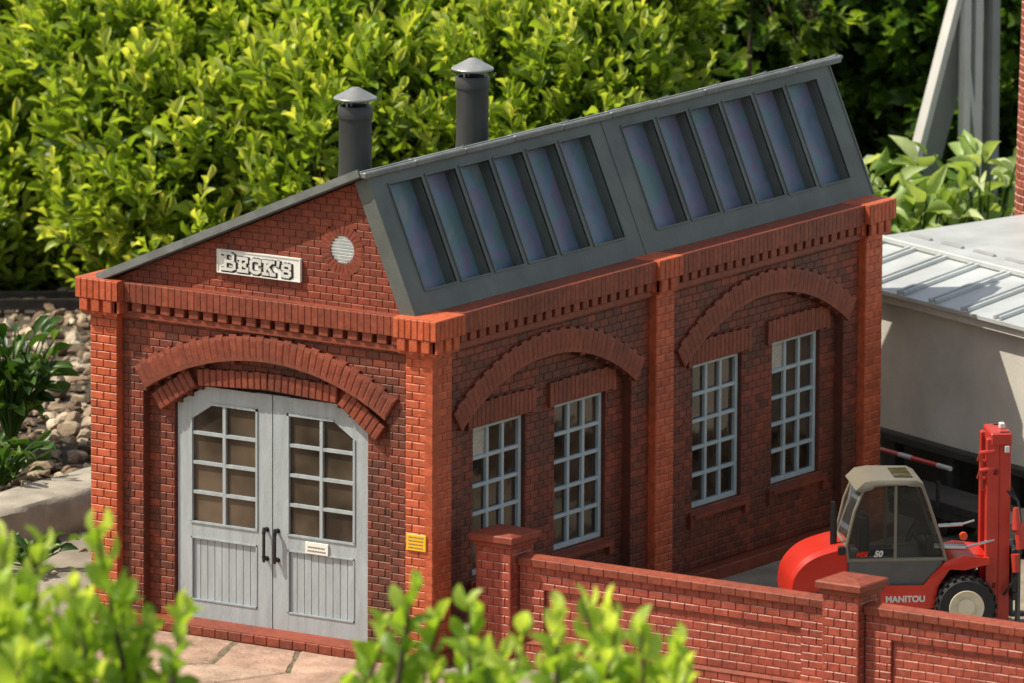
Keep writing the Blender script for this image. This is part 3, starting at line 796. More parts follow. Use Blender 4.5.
# wheels
def wheel(x,y,r,w,sg):
    mb=MB(); prof=[(r*.55,-w/2),(r*.88,-w/2),(r*.97,-w/2+.03),(r,-w/4),(r,w/4),(r*.97,w/2-.03),(r*.88,w/2),(r*.55,w/2)]
    mb.lathe(prof,(0,0,0),40,'y')
    for k in range(22):
        a=2*math.pi*k/22
        T=lambda X,Y,Z,a=a:(X*math.cos(a)-Z*math.sin(a),Y,X*math.sin(a)+Z*math.cos(a))
        mb.box((r*.98,-w/2+.01,-.02),(r*1.035,-.01,.02),T=T); 
        T2=lambda X,Y,Z,a=a+.14:(X*math.cos(a)-Z*math.sin(a),Y,X*math.sin(a)+Z*math.cos(a))
        mb.box((r*.98,.01,-.02),(r*1.035,w/2-.01,.02),T=T2)
    o=mb.build('wheel','tyre',fk,smooth=True); o.location=(x,y,r)
    mb=MB(); mb.lathe([(r*.58,-w/2-.003),(r*.56,-w/2-.008),(r*.5,-w/2+.015),(r*.3,-w/2+.03),(r*.28,-w/2+.005),(r*.12,-w/2-.005),(0,-w/2-.005)],(0,0,0),36,'y')
    mb.lathe([(0,w/2+.004),(r*.58,w/2+.004)],(0,0,0),36,'y')
    for k in range(6): a=k*math.pi/3; mb.tube([(r*.36*math.cos(a),-w/2+.03,r*.36*math.sin(a)),(r*.36*math.cos(a),-w/2+.012,r*.36*math.sin(a))],.012,6)
    q=mb.build('rim','rim',o,smooth=True)
    if sg>0: o.rotation_euler=(0,0,math.pi)
wheel(.62,-.35,.31,.24,-1); wheel(.62,.35,.31,.24,1); wheel(-.92,-.32,.24,.20,-1); wheel(-.92,.32,.24,.20,1)
# mast
mb=MB()
for y in (-.2,.2):
    mb.bbox((.84,y-.05,.10),(.97,y+.05,2.0),.008); mb.bbox((.97,y-.035,.12),(1.09,y+.035,2.06),.006)
mb.bbox((.88,-.26,1.93),(1.10,.26,2.06),.015); mb.bbox((.90,-.25,1.62),(.97,.25,1.70),.01); mb.bbox((.90,-.25,.45),(.97,.25,.53),.01)
mb.box((1.01,-.16,.2),(1.04,.16,1.95))
FP(mb,'mast','fork_red2')
mb=MB()
for z in (1.76,1.58):
    mb.tube([(.92,-.24,z+.12),(.78,-.24,z+.10),(.78,-.10,z),(.92,-.10,z-.04)],.022,8)
    mb.tube([(.78,-.24,z+.10),(.80,-.20,z-.1),(.92,-.2,z-.14)],.018,8)
FP(mb,'mast_bracket','fork_red2',True)
mb=MB(); mb.bbox((1.0,-.04,2.06),(1.06,.04,2.12),.01); FP(mb,'work_lamp','white_paint')
mb=MB(); mb.bbox((1.02,-.27,1.86),(1.07,-.24,1.93),.006); FP(mb,'work_lamp','white_paint')
mb=MB(); mb.tube([(.30,-.30,.92),(.62,-.3,.9)],.03,10); mb.tube([(.62,-.3,.9),(.93,-.24,.96)],.014,8)
mb.tube([(.35,-.26,1.12),(.60,-.26,1.13)],.02,10); mb.tube([(.58,-.26,1.13),(.72,-.26,1.17)],.01,8); FP(mb,'tilt_cylinder','silver',True)
mb=MB(); mb.lathe([(0,-.34),(.04,-.34),(.045,-.31),(.0,-.30)],(.60,0,1.02),14,'y'); FP(mb,'indicator_lamp','orange',True)
mb=MB(); mb.bbox((1.10,-.34,.35),(1.16,.34,.43),.01); mb.bbox((1.10,-.34,.80),(1.16,.34,.88),.01)
for y in (-.3,-.1,.1,.3): mb.bbox((1.105,y-.025,.43),(1.15,y+.025,.80),.006)
FP(mb,'fork_carriage','black')
for y in (-.22,.22):
    mb=MB(); mb.bbox((1.16,y-.05,.07),(1.20,y+.05,.86),.008); mb.add([(1.17,y-.05,.07),(1.17,y+.05,.07),(2.0,y+.04,.07),(2.0,y-.04,.07),(1.17,y-.05,.12),(1.17,y+.05,.12),(2.0,y+.04,.08),(2.0,y-.04,.08)],[(0,3,2,1),(4,5,6,7),(0,1,5,4),(3,7,6,2),(0,4,7,3),(1,2,6,5)])
    FP(mb,'fork','fork_grey')
mb=MB()
mb.tube([(1.12,-.40,1.32),(1.13,-.41,1.10)],[.03,.05],12); mb.tube([(1.15,-.40,1.16),(1.17,-.42,.90)],[.05,.045],12); mb.tube([(1.12,-.40,.84),(1.13,-.41,.66)],[.045,.04],12)
FP(mb,'hydraulic_motor','fork_red2',True)
mb=MB(); mb.tube([(1.02,-.2,1.5),(1.16,-.28,1.36),(1.2,-.36,1.0),(1.14,-.38,.6),(1.02,-.3,.4)],.016,8); mb.tube([(1.05,.1,1.6),(1.2,.0,1.3),(1.2,-.2,.8),(1.1,-.2,.5)],.016,8); FP(mb,'hydraulic_hose','black',True)
# lettering
ident=lambda x,y,z:Matrix.Translation((x,y,z))@Matrix.Rotation(R(90),4,'X')
text_mesh('lettering','MANITOU',.088,'white_paint',fk,ident(-.20,-HWY-.001,.37),.003)
text_mesh('model_lettering','MSI',.075,'fork_red',fk,ident(-.50,-.369,.835),.003,shear=.3)
text_mesh('model_lettering','50',.085,'white_paint',fk,ident(-.32,-.369,.835),.003,shear=.3)

# ================================================================== LOADING SHED (behind, right)
E0=Vector((-.78,9.85,0)); ev=Vector((.923,-.384,0)); bv=Vector((.384,.923,0))
Q=lambda a,b,z:tuple(E0+ev*a+bv*b+Vector((0,0,z)))
ls=empty('loading_shed',Q(4,1,-.09),'long cream-walled low shed with ribbed pale metal roof behind the forklift','building')
lo=Q(4,1,-.09)
def LP(mb,name,mat,parent=None,smooth=False): return mb.build(name,mat,parent or ls,off=lo,smooth=smooth)
TQ=lambda x,y,z:Q(x,y,z)
mb=MB(); mb.box((-1.2,.12,.62),(9,3.0,2.10),T=TQ); LP(mb,'wall','render_wall')
mb=MB(); mb.bbox((-1.3,.0,.53),(9.1,3.1,.62),.01,T=TQ)
for k in range(10): mb.bbox((-1.1+k*1.05,.1,-.1),(-.98+k*1.05,.22,.53),.01,T=TQ)
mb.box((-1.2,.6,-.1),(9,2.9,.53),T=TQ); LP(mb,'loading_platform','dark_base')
mb=MB(); mb.bbox((-1.5,-.03,2.04),(9.2,.03,2.15),.008,T=TQ); mb.bbox((-1.45,.03,2.02),(9.1,.10,2.06),.006,T=TQ); LP(mb,'fascia','render_wall')
mb=MB()
def rslab(b0,z0,b1,z1,t=.04): 
    vs=[Q(-1.5,b0,z0),Q(9.25,b0,z0),Q(9.25,b1,z1),Q(-1.5,b1,z1),Q(-1.5,b0,z0+t),Q(9.25,b0,z0+t),Q(9.25,b1,z1+t),Q(-1.5,b1,z1+t)]
    mb.add(vs,[(0,3,2,1),(4,5,6,7),(0,1,5,4),(2,3,7,6),(0,4,7,3),(1,2,6,5)])
rslab(-.08,2.14,.95,2.36); rslab(.95,2.40,3.0,2.46)
LP(mb,'roof','metal_roof')
mb=MB()
for k in range(19):
    a=-1.45+k*.58
    for o_ in (0,.10):
        vs=[Q(a+o_,-.07,2.185),Q(a+o_+.035,-.07,2.185),Q(a+o_+.035,.95,2.40),Q(a+o_,.95,2.40),Q(a+o_,-.07,2.225),Q(a+o_+.035,-.07,2.225),Q(a+o_+.035,.95,2.44),Q(a+o_,.95,2.44)]
        mb.add(vs,[(4,5,6,7),(0,1,5,4),(0,4,7,3),(1,2,6,5)])
mb.bbox((-1.5,.92,2.41),(9.26,.99,2.47),.01,T=TQ)
LP(mb,'roof_seam','metal_roof')
for k in range(18):
    mb=MB(); mb.bbox((-1.3+k*.58,1.25,2.43),(-.92+k*.58,1.30,2.475),.01,T=TQ); LP(mb,'roof_vent','steel_side')
# factory chimney on the right
fcx,fcy=.646+.8325*6.04-.554*12,.43+.554*6.04+.8325*12
fc=empty('factory_chimney',(fcx,fcy,-.09),'tall round pale red brick chimney rising beyond the ribbed roof','chimney')
mb=MB(); seg=26
for k in range(62):
    z0=k*.086; r=.52-.0019*k*1.0
    for i in range(seg):
        a0=2*math.pi*(i+(.5 if k%2 else 0))/seg; a1=a0+2*math.pi/seg; e=.01
        mp=lambda u,z,d,r=r:((r+d)*math.cos(u),(r+d)*math.sin(u),z)
        mb.brick([(a0+e,z0+.004),(a1-e,z0+.004),(a1-e,z0+.082),(a0+e,z0+.082)],-.012,0,mp,.007)
mb.lathe([(.508,0),(.395,5.33)],(0,0,0),52)
mb.build('shaft','brick_chimney',fc)
mb=MB(); mb.lathe([(.40,5.30),(.47,5.36),(.47,5.5),(.44,5.52),(.44,5.6),(.33,5.6),(.33,5.2)],(0,0,0),40); mb.build('crown','brick_chimney',fc)
# red and white pole under the eave shadow
mb=MB(); 
pts=[Vector(Q(.16,-.25,.50)),Vector(Q(1.55,-.25,.50))]
po=empty('barrier_pole',tuple(pts[0]),'thin red and white pole with white round tip along the dark platform edge','pole')
d_=pts[1]-pts[0]
for k in range(6):
    a=d_*k/6; b=d_*(k+1)/6; mb=MB(); mb.tube([a,b],.026,10)
    mb.build('white_section' if k%3==2 else 'red_section','white_paint' if k%3==2 else 'fork_red',po,smooth=True)
mb=MB(); mb.lathe([(0,-.05),(.035,-.04),(.05,0),(.035,.04),(0,.05)],(0,0,0),14,'z'); mb.build('tip','white_paint',po,smooth=True)
# dark flat wagon parked in front of the platform
wg=empty('flat_wagon',Q(2.6,-.55,-.09),'low dark flat wagon standing in shade below the cream wall','wagon',rz=math.atan2(ev.y,ev.x))
mb=MB(); mb.bbox((-1.5,-.28,.30),(1.7,.28,.40),.01); mb.bbox((-1.5,-.28,.22),(1.7,-.24,.30),.005)
for x in (-1.3,-.5,.3,1.1,1.6): mb.bbox((x,-.3,.3),(x+.05,-.27,.62),.006)
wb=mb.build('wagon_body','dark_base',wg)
for x in (-1.0,-.55,.75,1.2):
    mb=MB(); mb.lathe([(0,-.22),(.12,-.22),(.14,-.2),(.12,-.18),(.12,.18),(.14,.2),(.12,.22),(0,.22)],(x,0,.13),24,'y'); mb.build('wheelset','rail',wg,smooth=True)

# ================================================================== WHITE STEEL TRESTLE (behind right)
tr=empty('steel_trestle',(-4.9,18.2,-.09),'white painted steel trestle with leaning legs behind the leafy plants','trestle')
to=(-4.9,18.2,-.09)
mb=MB()
def beam(mb,p,q,w,dp,mi=0):
    p=Vector(p);q=Vector(q);t=(q-p).normalized(); back=Vector((.45,.89,0)); x=t.cross(back).normalized(); y=x.cross(t).normalized()
    vs=[]
    for a in (p,q):
        for sx,sy in ((-1,-1),(1,-1),(1,1),(-1,1)): vs.append(a+x*sx*w/2+y*sy*dp/2)
    mb.add(vs,[(0,1,2,3),(7,6,5,4),(0,4,5,1),(1,5,6,2),(2,6,7,3),(3,7,4,0)],mi=mi)
rv=Vector((.8325,.554,0)); c0=Vector((.646+.8325*4.98-.554*17.0,.43+.554*4.98+.8325*17.0,0))
def pt(r_,z,b=0): 
    p=c0+rv*r_+Vector((-.554,.8325,0))*b; return (p.x,p.y,z)
def T_(nm,p,q,w,dp,mat='white_paint'):
    mb=MB(); beam(mb,p,q,w,dp); 
    o=mb.build(nm,mat,tr,off=to); return o
T_('leg',pt(-.85,-.1),pt(.35,4.9),.17,.08); T_('leg_shaded_side',pt(-.72,-.1,.2),pt(.52,4.9,.2),.16,.3,'steel_side')  # grey beams here and below paint the shaded sides of white members
T_('post',pt(.26,1.45),pt(.26,4.9),.13,.08); T_('post',pt(.40,1.45,.15),pt(.40,4.9,.15),.12,.1); T_('post_shaded_side',pt(.58,1.45,.25),pt(.58,4.9,.25),.2,.1,'steel_side')
T_('crossbar',pt(-.6,1.50),pt(1.6,1.50),.12,.12); T_('leg',pt(.65,.9),pt(1.75,4.9),.12,.08)
T_('brace',pt(.18,4.2),pt(.40,2.4,.1),.05,.05)
T_('top_beam',pt(-.3,5.0),pt(2.2,5.0),.2,.4)
T_('lower_post',pt(.26,-.1),pt(.26,1.45),.13,.08); T_('lower_post',pt(1.4,-.1),pt(1.4,1.45),.13,.08)

# ================================================================== GROUND
def sheet(name,poly,z,mat):
    mb=MB(); mb.add([(x,y,z) for x,y in poly],[tuple(range(len(poly)))]); return struct(mb.build(name,mat))
sheet('ground',[(-220,-220),(220,-220),(220,220),(-220,220)],-.13,'earth')
sheet('yard',[(.0,-.3),(14,-.3),(14,13),(-2,13),(-2,8.6),(0,8.6)],-.088,'yard')
# paving slabs in front of the doors
mb=MB(); nx,ny=9,6
g={}
for i in range(nx+1):
    for j in range(ny+1):
        g[i,j]=(-9.2+i*1.12+random.uniform(-.2,.2)+(j%2)*.35,-.09-j*.85+(random.uniform(-.16,.16) if j else 0))
for i in range(nx):
    for j in range(ny):
        q=[g[i,j],g[i,j+1],g[i+1,j+1],g[i+1,j]]
        q=inset(q,.018) or q
        # slightly wavy outline
        pl=[]
        for k in range(4):
            a,b=q[k],q[(k+1)%4]
            for t in (0,.25,.5,.75):
                w_=.018 if t else 0
                pl.append((a[0]+(b[0]-a[0])*t+random.uniform(-w_,w_),a[1]+(b[1]-a[1])*t+random.uniform(-w_,w_)))
        top=-.086+random.uniform(-.006,.004)
        mp=lambda u,z,d:(u,z,d)
        n=len(pl); c_=(sum(p[0] for p in pl)/n,sum(p[1] for p in pl)/n)
        s1_=[(p[0]+(c_[0]-p[0])*.05,p[1]+(c_[1]-p[1])*.05) for p in pl]
        vs=[mp(*p,top) for p in s1_]+[mp(*p,top-.022) for p in pl]+[mp(*p,-.2) for p in pl]
        mb.add(vs,[tuple(range(n))]+[(a,a+n,(a+1)%n+n,(a+1)%n) for a in range(n)]+[(a+n,a+2*n,(a+1)%n+2*n,(a+1)%n+n) for a in range(n)],random.random())
struct(mb.build('paving',['paving'],smooth=True))
sheet('paving_joint_sand',[(-10,-6),(1.5,-6),(1.5,-.05),(-10,-.05)],-.103,'joint')
mb=MB(); mb.add([(-9.5,-.2,-.12),(-4.25,-.2,-.12),(-4.25,9,-.12),(-9.5,9,-.12)],[(0,1,2,3)]); struct(mb.build('path','yard'))
# concrete kerb
k_=empty('concrete_kerb',(-7.27,3,-.13),'rough pale concrete garden edging left of the shed','kerb')
mb=MB(); n=40
ys=[-3+12.5*i/n for i in range(n+1)]; rows=[]
for y in ys:
    j=lambda s:random.uniform(-s,s)
    rows.append([(-6.88+j(.015),y,-.13),(-6.88+j(.02),y,.12+j(.02)),(-6.90+j(.02),y,.26+j(.012)),(-6.95+j(.012),y,.30+j(.008)),(-7.27,y,.31+j(.01)),(-7.60+j(.012),y,.30+j(.008)),(-7.66,y,.24),(-7.66,y,-.13)])
vs=[v for r in rows for v in r]; m_=8
fcs=[(i*m_+k,(i+1)*m_+k,(i+1)*m_+k+1,i*m_+k+1) for i in range(n) for k in range(m_-1)]
mb.add(vs,fcs+[tuple(range(m_)),tuple(n*m_+k for k in range(m_))[::-1]]); mb.build('edging_stone','concrete',k_,off=(-7.27,3,-.13),smooth=True)
# gravel bank
def bank_z(x,y):
    t=max(0,min(1,(-7.7-x)/4.2)); return .16+.42*t
mb=MB(); nx,ny=24,40; g=[]
for j in range(ny+1):
    for i in range(nx+1):
        x=-7.66-i*.55; y=-2+j*.6; g.append((x,y,bank_z(x,y)+random.uniform(-.03,.03)))
mb.add(g,[(j*(nx+1)+i,(j+1)*(nx+1)+i,(j+1)*(nx+1)+i+1,j*(nx+1)+i+1) for j in range(ny) for i in range(nx)]); struct(mb.build('gravel_bank','earth',smooth=True))
mb=MB()
import bmesh
bm=bmesh.new(); bmesh.ops.create_icosphere(bm,subdivisions=2,radius=1); IV=[v.co.copy() for v in bm.verts]; IF=[tuple(v.index for v in f.verts) for f in bm.faces]; bm.free()
def rock(mb,c,s,zs=.6,rnd=None):
    ax=Vector((random.uniform(.7,1.3),random.uniform(.6,1.1),random.uniform(.45,.8)*zs/.6)); rot=Matrix.Rotation(random.uniform(0,6.3),3,'Z')@Matrix.Rotation(random.uniform(-.5,.5),3,'X')
    pl=[(Vector((random.gauss(0,1),random.gauss(0,1),random.gauss(0,1))).normalized(),random.uniform(.35,.85)) for _ in range(9)]
    vs=[]
    for v in IV:
        p=v.copy()
        for n_,k in pl:
            d=p.dot(n_)
            if d>k: p-=n_*(d-k)
        p=Vector((p.x*ax.x,p.y*ax.y,p.z*ax.z))*s; vs.append(tuple(rot@p+Vector(c)))
    mb.add(vs,IF,rnd if rnd is not None else random.random())
cnt=0
while cnt<6000:
    x=random.uniform(-14.8,-7.72); y=random.uniform(2.0,13.5)
    s=random.choice([.03,.04,.05,.065,.08,.12])*random.uniform(.7,1.4)
    rock(mb,(x,y,bank_z(x,y)+s*.3),s); cnt+=1
for _ in range(60):
    x=random.uniform(-6.8,-4.5); y=random.uniform(0.2,8); rock(mb,(x,y,-.11),random.uniform(.03,.08))
go=mb.build('gravel','gravel'); tag(go,'loose pale gravel and broken stones on the bank','gravel',kind='stuff')
# railway track along the bank top
tdir=Vector((.80,.60,0)); tn=Vector((-.60,.80,0)); t0=Vector((-12.65,10.2,.60))
track=empty('railway_track',tuple(t0),'dark narrow railway track on sleepers along the hedge foot','track')
for o_ in (0,.52):
    mb=MB()
    a=t0+tn*o_-tdir*6; b=t0+tn*o_+tdir*9
    for w,z0,z1 in ((.07,.04,.06),(.02,.06,.13),(.045,.13,.16)):
        vs=[]
        for p in (a,b):
            for s_,z in ((-1,z0),(1,z0),(1,z1),(-1,z1)): vs.append(p+tn*s_*w/2+Vector((0,0,z)))
        mb.add(vs,[(0,1,2,3),(7,6,5,4),(0,4,5,1),(1,5,6,2),(2,6,7,3),(3,7,4,0)])
    mb.build('rail','rail',track,off=tuple(t0))
for k in range(40):
    mb=MB(); p=t0+tdir*(-6+k*.38)
    vs=[]
    for a in (0,.11):
        for b_,z in ((-.22,-.06),(.74,-.06),(.74,.04),(-.22,.04)): vs.append(p+tdir*a+tn*b_+Vector((0,0,z)))
    mb.add(vs,[(0,1,2,3),(7,6,5,4),(0,4,5,1),(1,5,6,2),(2,6,7,3),(3,7,4,0)]); mb.build('sleeper','sleeper',track,off=tuple(t0))

# ================================================================== FOLIAGE
def leaf_template(kind):
    """outline of half-widths along the leaf, folded on the midrib, drooping tip"""
    if kind=='lance': prof=[(0,.03),(.2,.38),(.5,.88),(.72,1.0),(.9,.62),(1,.05)]
    elif kind=='oval': prof=[(0,.05),(.15,.55),(.42,1.0),(.75,.9),(.93,.45),(1,.03)]
    elif kind=='maple': prof=[(0,.05),(.12,.7),(.30,1.0),(.42,.62),(.62,.75),(.74,.32),(1,.02)]
    else: prof=[(0,.08),(.15,.7),(.35,1.0),(.6,.85),(.82,.4),(1,.02)]
    v=[];f=[]
    for t,w in prof:
        zc=.10*math.sin(t*2.6)-.10*t*t
        v+=[(t,-w*.5,zc+.18*w),(t,0,zc),(t,w*.5,zc+.18*w)]
    for i in range(len(prof)-1):
        a=3*i; f+=[(a,a+1,a+4,a+3),(a+1,a+2,a+5,a+4)]
    return np.array(v),np.array(f)
def leaves_mesh(name,mat,pos,dirs,length,width,rnd,kind,parent,off,up_bias=.6):
    tv,tf=leaf_template(kind); n=len(pos)
    d=dirs/np.linalg.norm(dirs,axis=1,keepdims=True)
    up=np.tile(np.array([0,0,1.]),(n,1))*up_bias+RNG.normal(0,.45,(n,3))
    s_=np.cross(up,d); s_/=np.linalg.norm(s_,axis=1,keepdims=True)+1e-9
    nrm=np.cross(d,s_)
    V=pos[:,None,:]+d[:,None,:]*(tv[None,:,0:1]*length[:,None,None])+s_[:,None,:]*(tv[None,:,1:2]*width[:,None,None])+nrm[:,None,:]*(tv[None,:,2:3]*length[:,None,None])
    F=tf[None,:,:]+(np.arange(n)*len(tv))[:,None,None]
    V=V.reshape(-1,3)-np.array(off); F=F.reshape(-1,4)
    me=bpy.data.meshes.new(name); me.vertices.add(len(V)); me.vertices.foreach_set('co',V.ravel())
    me.loops.add(F.size); me.loops.foreach_set('vertex_index',F.ravel().astype(np.int32))
    me.polygons.add(len(F)); me.polygons.foreach_set('loop_start',np.arange(len(F),dtype=np.int32)*4)
    me.update(calc_edges=True)
    a=me.attributes.new('rnd','FLOAT','FACE'); a.data.foreach_set('value',np.repeat(rnd,len(tf)).astype(np.float32))
    me.polygons.foreach_set('use_smooth',np.ones(len(F),bool))
    me.materials.append(M[mat]); me.validate()
    o=bpy.data.objects.new(name,me); COL.objects.link(o); o.parent=parent; return o
RV=np.array([.8325,.554,0]); BV=np.array([-.554,.8325,0]); TO=np.array([.646,.43,0])
def rbz(r,b,z): return TO+RV*r+BV*b+np.array([0,0,z])
def sprigs(bases,dirs,slen,nl,ll,lw,young):
    """leaves in pairs along short shoots, young small pale leaves at the tip"""
    P_=[];D_=[];Ln=[];Wd=[];Rn=[]
    n=len(bases)
    d=dirs/np.linalg.norm(dirs,axis=1,keepdims=True)
    for k in range(nl):
        t=(k+.5)/nl
        az=k*2.4+RNG.uniform(0,.8,n)+np.arange(n)
        a=np.cross(d,np.array([.3,.2,1.])); a/=np.linalg.norm(a,axis=1,keepdims=True)+1e-9; b=np.cross(d,a)
        sp=1.15-.75*t
        out=(a*np.cos(az)[:,None]+b*np.sin(az)[:,None])*sp+d*(.45+.9*t)
        P_.append(bases+d*(slen*t)[:,None]); D_.append(out+RNG.normal(0,.12,(n,3)))
        sc=(1-.4*t)*RNG.uniform(.6,1.3,n)
        Ln.append(ll*sc); Wd.append(lw*sc); Rn.append(np.clip(young*.75+.45*(t-.5)+RNG.normal(0,.10,n),0,1))
    return np.concatenate(P_),np.concatenate(D_),np.concatenate(Ln),np.concatenate(Wd),np.concatenate(Rn)
def shrub(name,label,lobes,n,mat,kind,ll,lw,slen,nl,group=None,up=.6,cat='shrub',depth=.45,young=.5,stems=6,base=None):
    """lobes: list of (r,b,z,sr,sb,sz) ellipsoids; sprigs grow out of their surface shell"""
    base=base if base is not None else rbz(lobes[0][0],lobes[0][1],-.09)
    o=empty(name,tuple(base),label,cat,group); B=[];D=[];Y=[]
    vol=np.array([l[3]*l[5]+l[4]*l[5] for l in lobes]); cnt=(n*vol/vol.sum()).astype(int)
    for (r,b,z,sr,sb,sz),c in zip(lobes,cnt):
        u=RNG.normal(0,1,(c,3)); u/=np.linalg.norm(u,axis=1,keepdims=True)
        u[:,1]=np.where(RNG.random(c)<.7,-abs(u[:,1]),u[:,1])          # denser on the open side
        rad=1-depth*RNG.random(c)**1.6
        lump=1+.22*np.sin(u[:,0]*9+r*3)*np.sin(u[:,2]*8+b)+.08*np.sin(u[:,0]*23+z)*np.sin(u[:,2]*19)
        rad2=rad*lump
        p=TO+RV*(r+u[:,0]*sr*rad2)[:,None]+BV*(b+u[:,1]*sb*rad2)[:,None]+np.array([0,0,1.])*(z+u[:,2]*sz*rad2)[:,None]
        dd=RV*u[:,0:1]/sr+BV*u[:,1:2]/sb+np.array([0,0,1.])*u[:,2:3]/sz
        dd/=np.linalg.norm(dd,axis=1,keepdims=True); dd=dd+np.array([0,0,up])+RNG.normal(0,.3,(c,3))
        ok=p[:,2]>.0
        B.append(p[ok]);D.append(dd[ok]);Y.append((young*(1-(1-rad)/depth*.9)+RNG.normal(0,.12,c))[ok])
    B=np.concatenate(B);D=np.concatenate(D);Y=np.clip(np.concatenate(Y),0,1)
    sl=slen*RNG.uniform(.6,1.3,len(B))
    P_,D_,Ln,Wd,Rn=sprigs(B,D,sl,nl,ll,lw,Y)
    leaves_mesh('crown',mat,P_,D_,Ln,Wd,Rn,kind,o,base)
    mb=MB()
    for i in range(stems):
        l=lobes[i%len(lobes)]; q=rbz(l[0]+random.uniform(-.5,.5)*l[3],l[1]+random.uniform(-.3,.3)*l[4],l[2]+l[5]*.5)
        s0=Vector(base)+Vector((random.uniform(-.2,.2),random.uniform(-.2,.2),-.05)); e=Vector(q); mid=(s0+e)/2+Vector((random.uniform(-.3,.3),random.uniform(-.3,.3),0))
        mb.tube([s0,mid,e],[.07,.045,.012],7)
    for i in RNG.choice(len(B),min(len(B),250),replace=False):
        d=Vector(D[i]).normalized(); p=Vector(B[i]); mb.tube([p-d*.35,p+d*sl[i]*.9],[.012,.005],4,False)
    mb.build('stem','bark',o,off=tuple(base),smooth=True)
    return o
HG='leafy shrubs of the hedge behind the shed'
HK=dict(group=HG,up=1.5,young=.74,depth=.5)
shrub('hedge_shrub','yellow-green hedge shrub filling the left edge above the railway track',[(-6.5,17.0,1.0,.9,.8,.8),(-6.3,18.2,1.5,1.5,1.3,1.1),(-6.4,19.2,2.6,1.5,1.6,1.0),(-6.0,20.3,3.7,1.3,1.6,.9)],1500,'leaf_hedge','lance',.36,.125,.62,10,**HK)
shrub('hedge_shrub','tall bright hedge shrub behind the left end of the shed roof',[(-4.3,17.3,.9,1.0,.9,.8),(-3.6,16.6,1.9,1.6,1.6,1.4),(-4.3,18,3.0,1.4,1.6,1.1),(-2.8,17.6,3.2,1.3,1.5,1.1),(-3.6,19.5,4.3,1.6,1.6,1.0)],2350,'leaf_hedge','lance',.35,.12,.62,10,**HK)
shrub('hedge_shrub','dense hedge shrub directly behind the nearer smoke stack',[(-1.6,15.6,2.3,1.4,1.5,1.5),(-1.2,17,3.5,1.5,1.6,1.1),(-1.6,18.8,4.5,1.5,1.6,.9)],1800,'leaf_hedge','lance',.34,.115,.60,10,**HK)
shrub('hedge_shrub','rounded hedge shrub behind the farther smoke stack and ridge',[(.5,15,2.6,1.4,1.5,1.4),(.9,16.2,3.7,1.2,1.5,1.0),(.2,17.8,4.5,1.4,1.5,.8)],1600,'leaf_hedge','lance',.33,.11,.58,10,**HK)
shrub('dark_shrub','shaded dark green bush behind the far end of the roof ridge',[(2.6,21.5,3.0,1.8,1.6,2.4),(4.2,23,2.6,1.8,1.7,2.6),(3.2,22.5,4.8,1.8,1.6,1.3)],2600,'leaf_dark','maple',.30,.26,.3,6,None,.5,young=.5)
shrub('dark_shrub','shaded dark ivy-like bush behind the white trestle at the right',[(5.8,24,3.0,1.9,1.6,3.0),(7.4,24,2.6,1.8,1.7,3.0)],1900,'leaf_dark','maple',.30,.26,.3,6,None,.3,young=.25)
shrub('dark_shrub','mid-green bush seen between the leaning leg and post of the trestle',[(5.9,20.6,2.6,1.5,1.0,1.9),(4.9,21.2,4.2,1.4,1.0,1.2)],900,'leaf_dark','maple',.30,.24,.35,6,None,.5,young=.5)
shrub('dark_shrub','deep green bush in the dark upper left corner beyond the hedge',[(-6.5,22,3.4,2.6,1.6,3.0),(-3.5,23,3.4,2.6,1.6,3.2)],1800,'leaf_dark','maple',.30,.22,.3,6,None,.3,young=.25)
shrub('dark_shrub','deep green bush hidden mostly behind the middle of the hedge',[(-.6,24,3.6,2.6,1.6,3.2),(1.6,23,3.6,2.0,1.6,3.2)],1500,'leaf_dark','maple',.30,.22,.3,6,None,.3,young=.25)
# maple-like sunlit spray
shrub('maple_spray','loose sunlit yellow-green branch hanging before the dark bush',[(2.5,18.2,4.15,.9,.5,.35),(3.3,18.0,3.75,.6,.4,.3)],60,'leaf_hedge','maple',.24,.22,.3,5,None,.1,cat='bush',young=.55,stems=3)
# broad-leaved plants at right
def broad_plant(r,b,z,n,ll,label,spread=.6,mat='leaf_broad',kind='broad',wr=.38,h=.9,group='broad-leaved plants beyond the far gable',name='broad_leaf_plant'):
    base=rbz(r,b,z); o=empty(name,tuple(base),label,'plant',group); P_=[];D_=[]
    mb=MB()
    for i in range(n):
        a=random.uniform(0,6.28); hh=h*random.uniform(.35,1.1); rr=spread*random.uniform(.1,1)*(.5+hh/h*.5)
        p=Vector(base)+Vector((rr*math.cos(a),rr*math.sin(a),hh)); 
        mb.tube([tuple(base),tuple(Vector(base)+Vector((rr*.4*math.cos(a),rr*.4*math.sin(a),hh*.6))),tuple(p)],[.02,.015,.008],5,False)
        P_.append(tuple(p)); D_.append((math.cos(a)+random.uniform(-.6,.6),math.sin(a)+random.uniform(-.6,.6),random.uniform(-.3,1.1)))
    mb.build('stem','bark' if 0 else 'leaf_small',o,off=tuple(base))
    P_=np.array(P_);D_=np.array(D_); l=ll*RNG.uniform(.6,1.25,n)
    leaves_mesh('foliage',mat,P_,D_,l,l*wr,np.clip(RNG.normal(.55,.25,n),0,1),kind,o,base)
broad_plant(3.75,15.5,.1,110,.42,'pale broad-leaved plant just right of the far roof end',.8,h=2.1)
broad_plant(4.6,15.2,.1,120,.42,'broad-leaved plant at the foot of the leaning white leg',.8,h=1.9)
broad_plant(5.4,15.4,.1,90,.45,'pale broad-leaved plant growing left of the tall brick chimney',.8,h=2.2)
broad_plant(4.1,15.0,.1,140,.45,'low leafy plant peeping over the ribbed metal roof',.9,h=1.8)
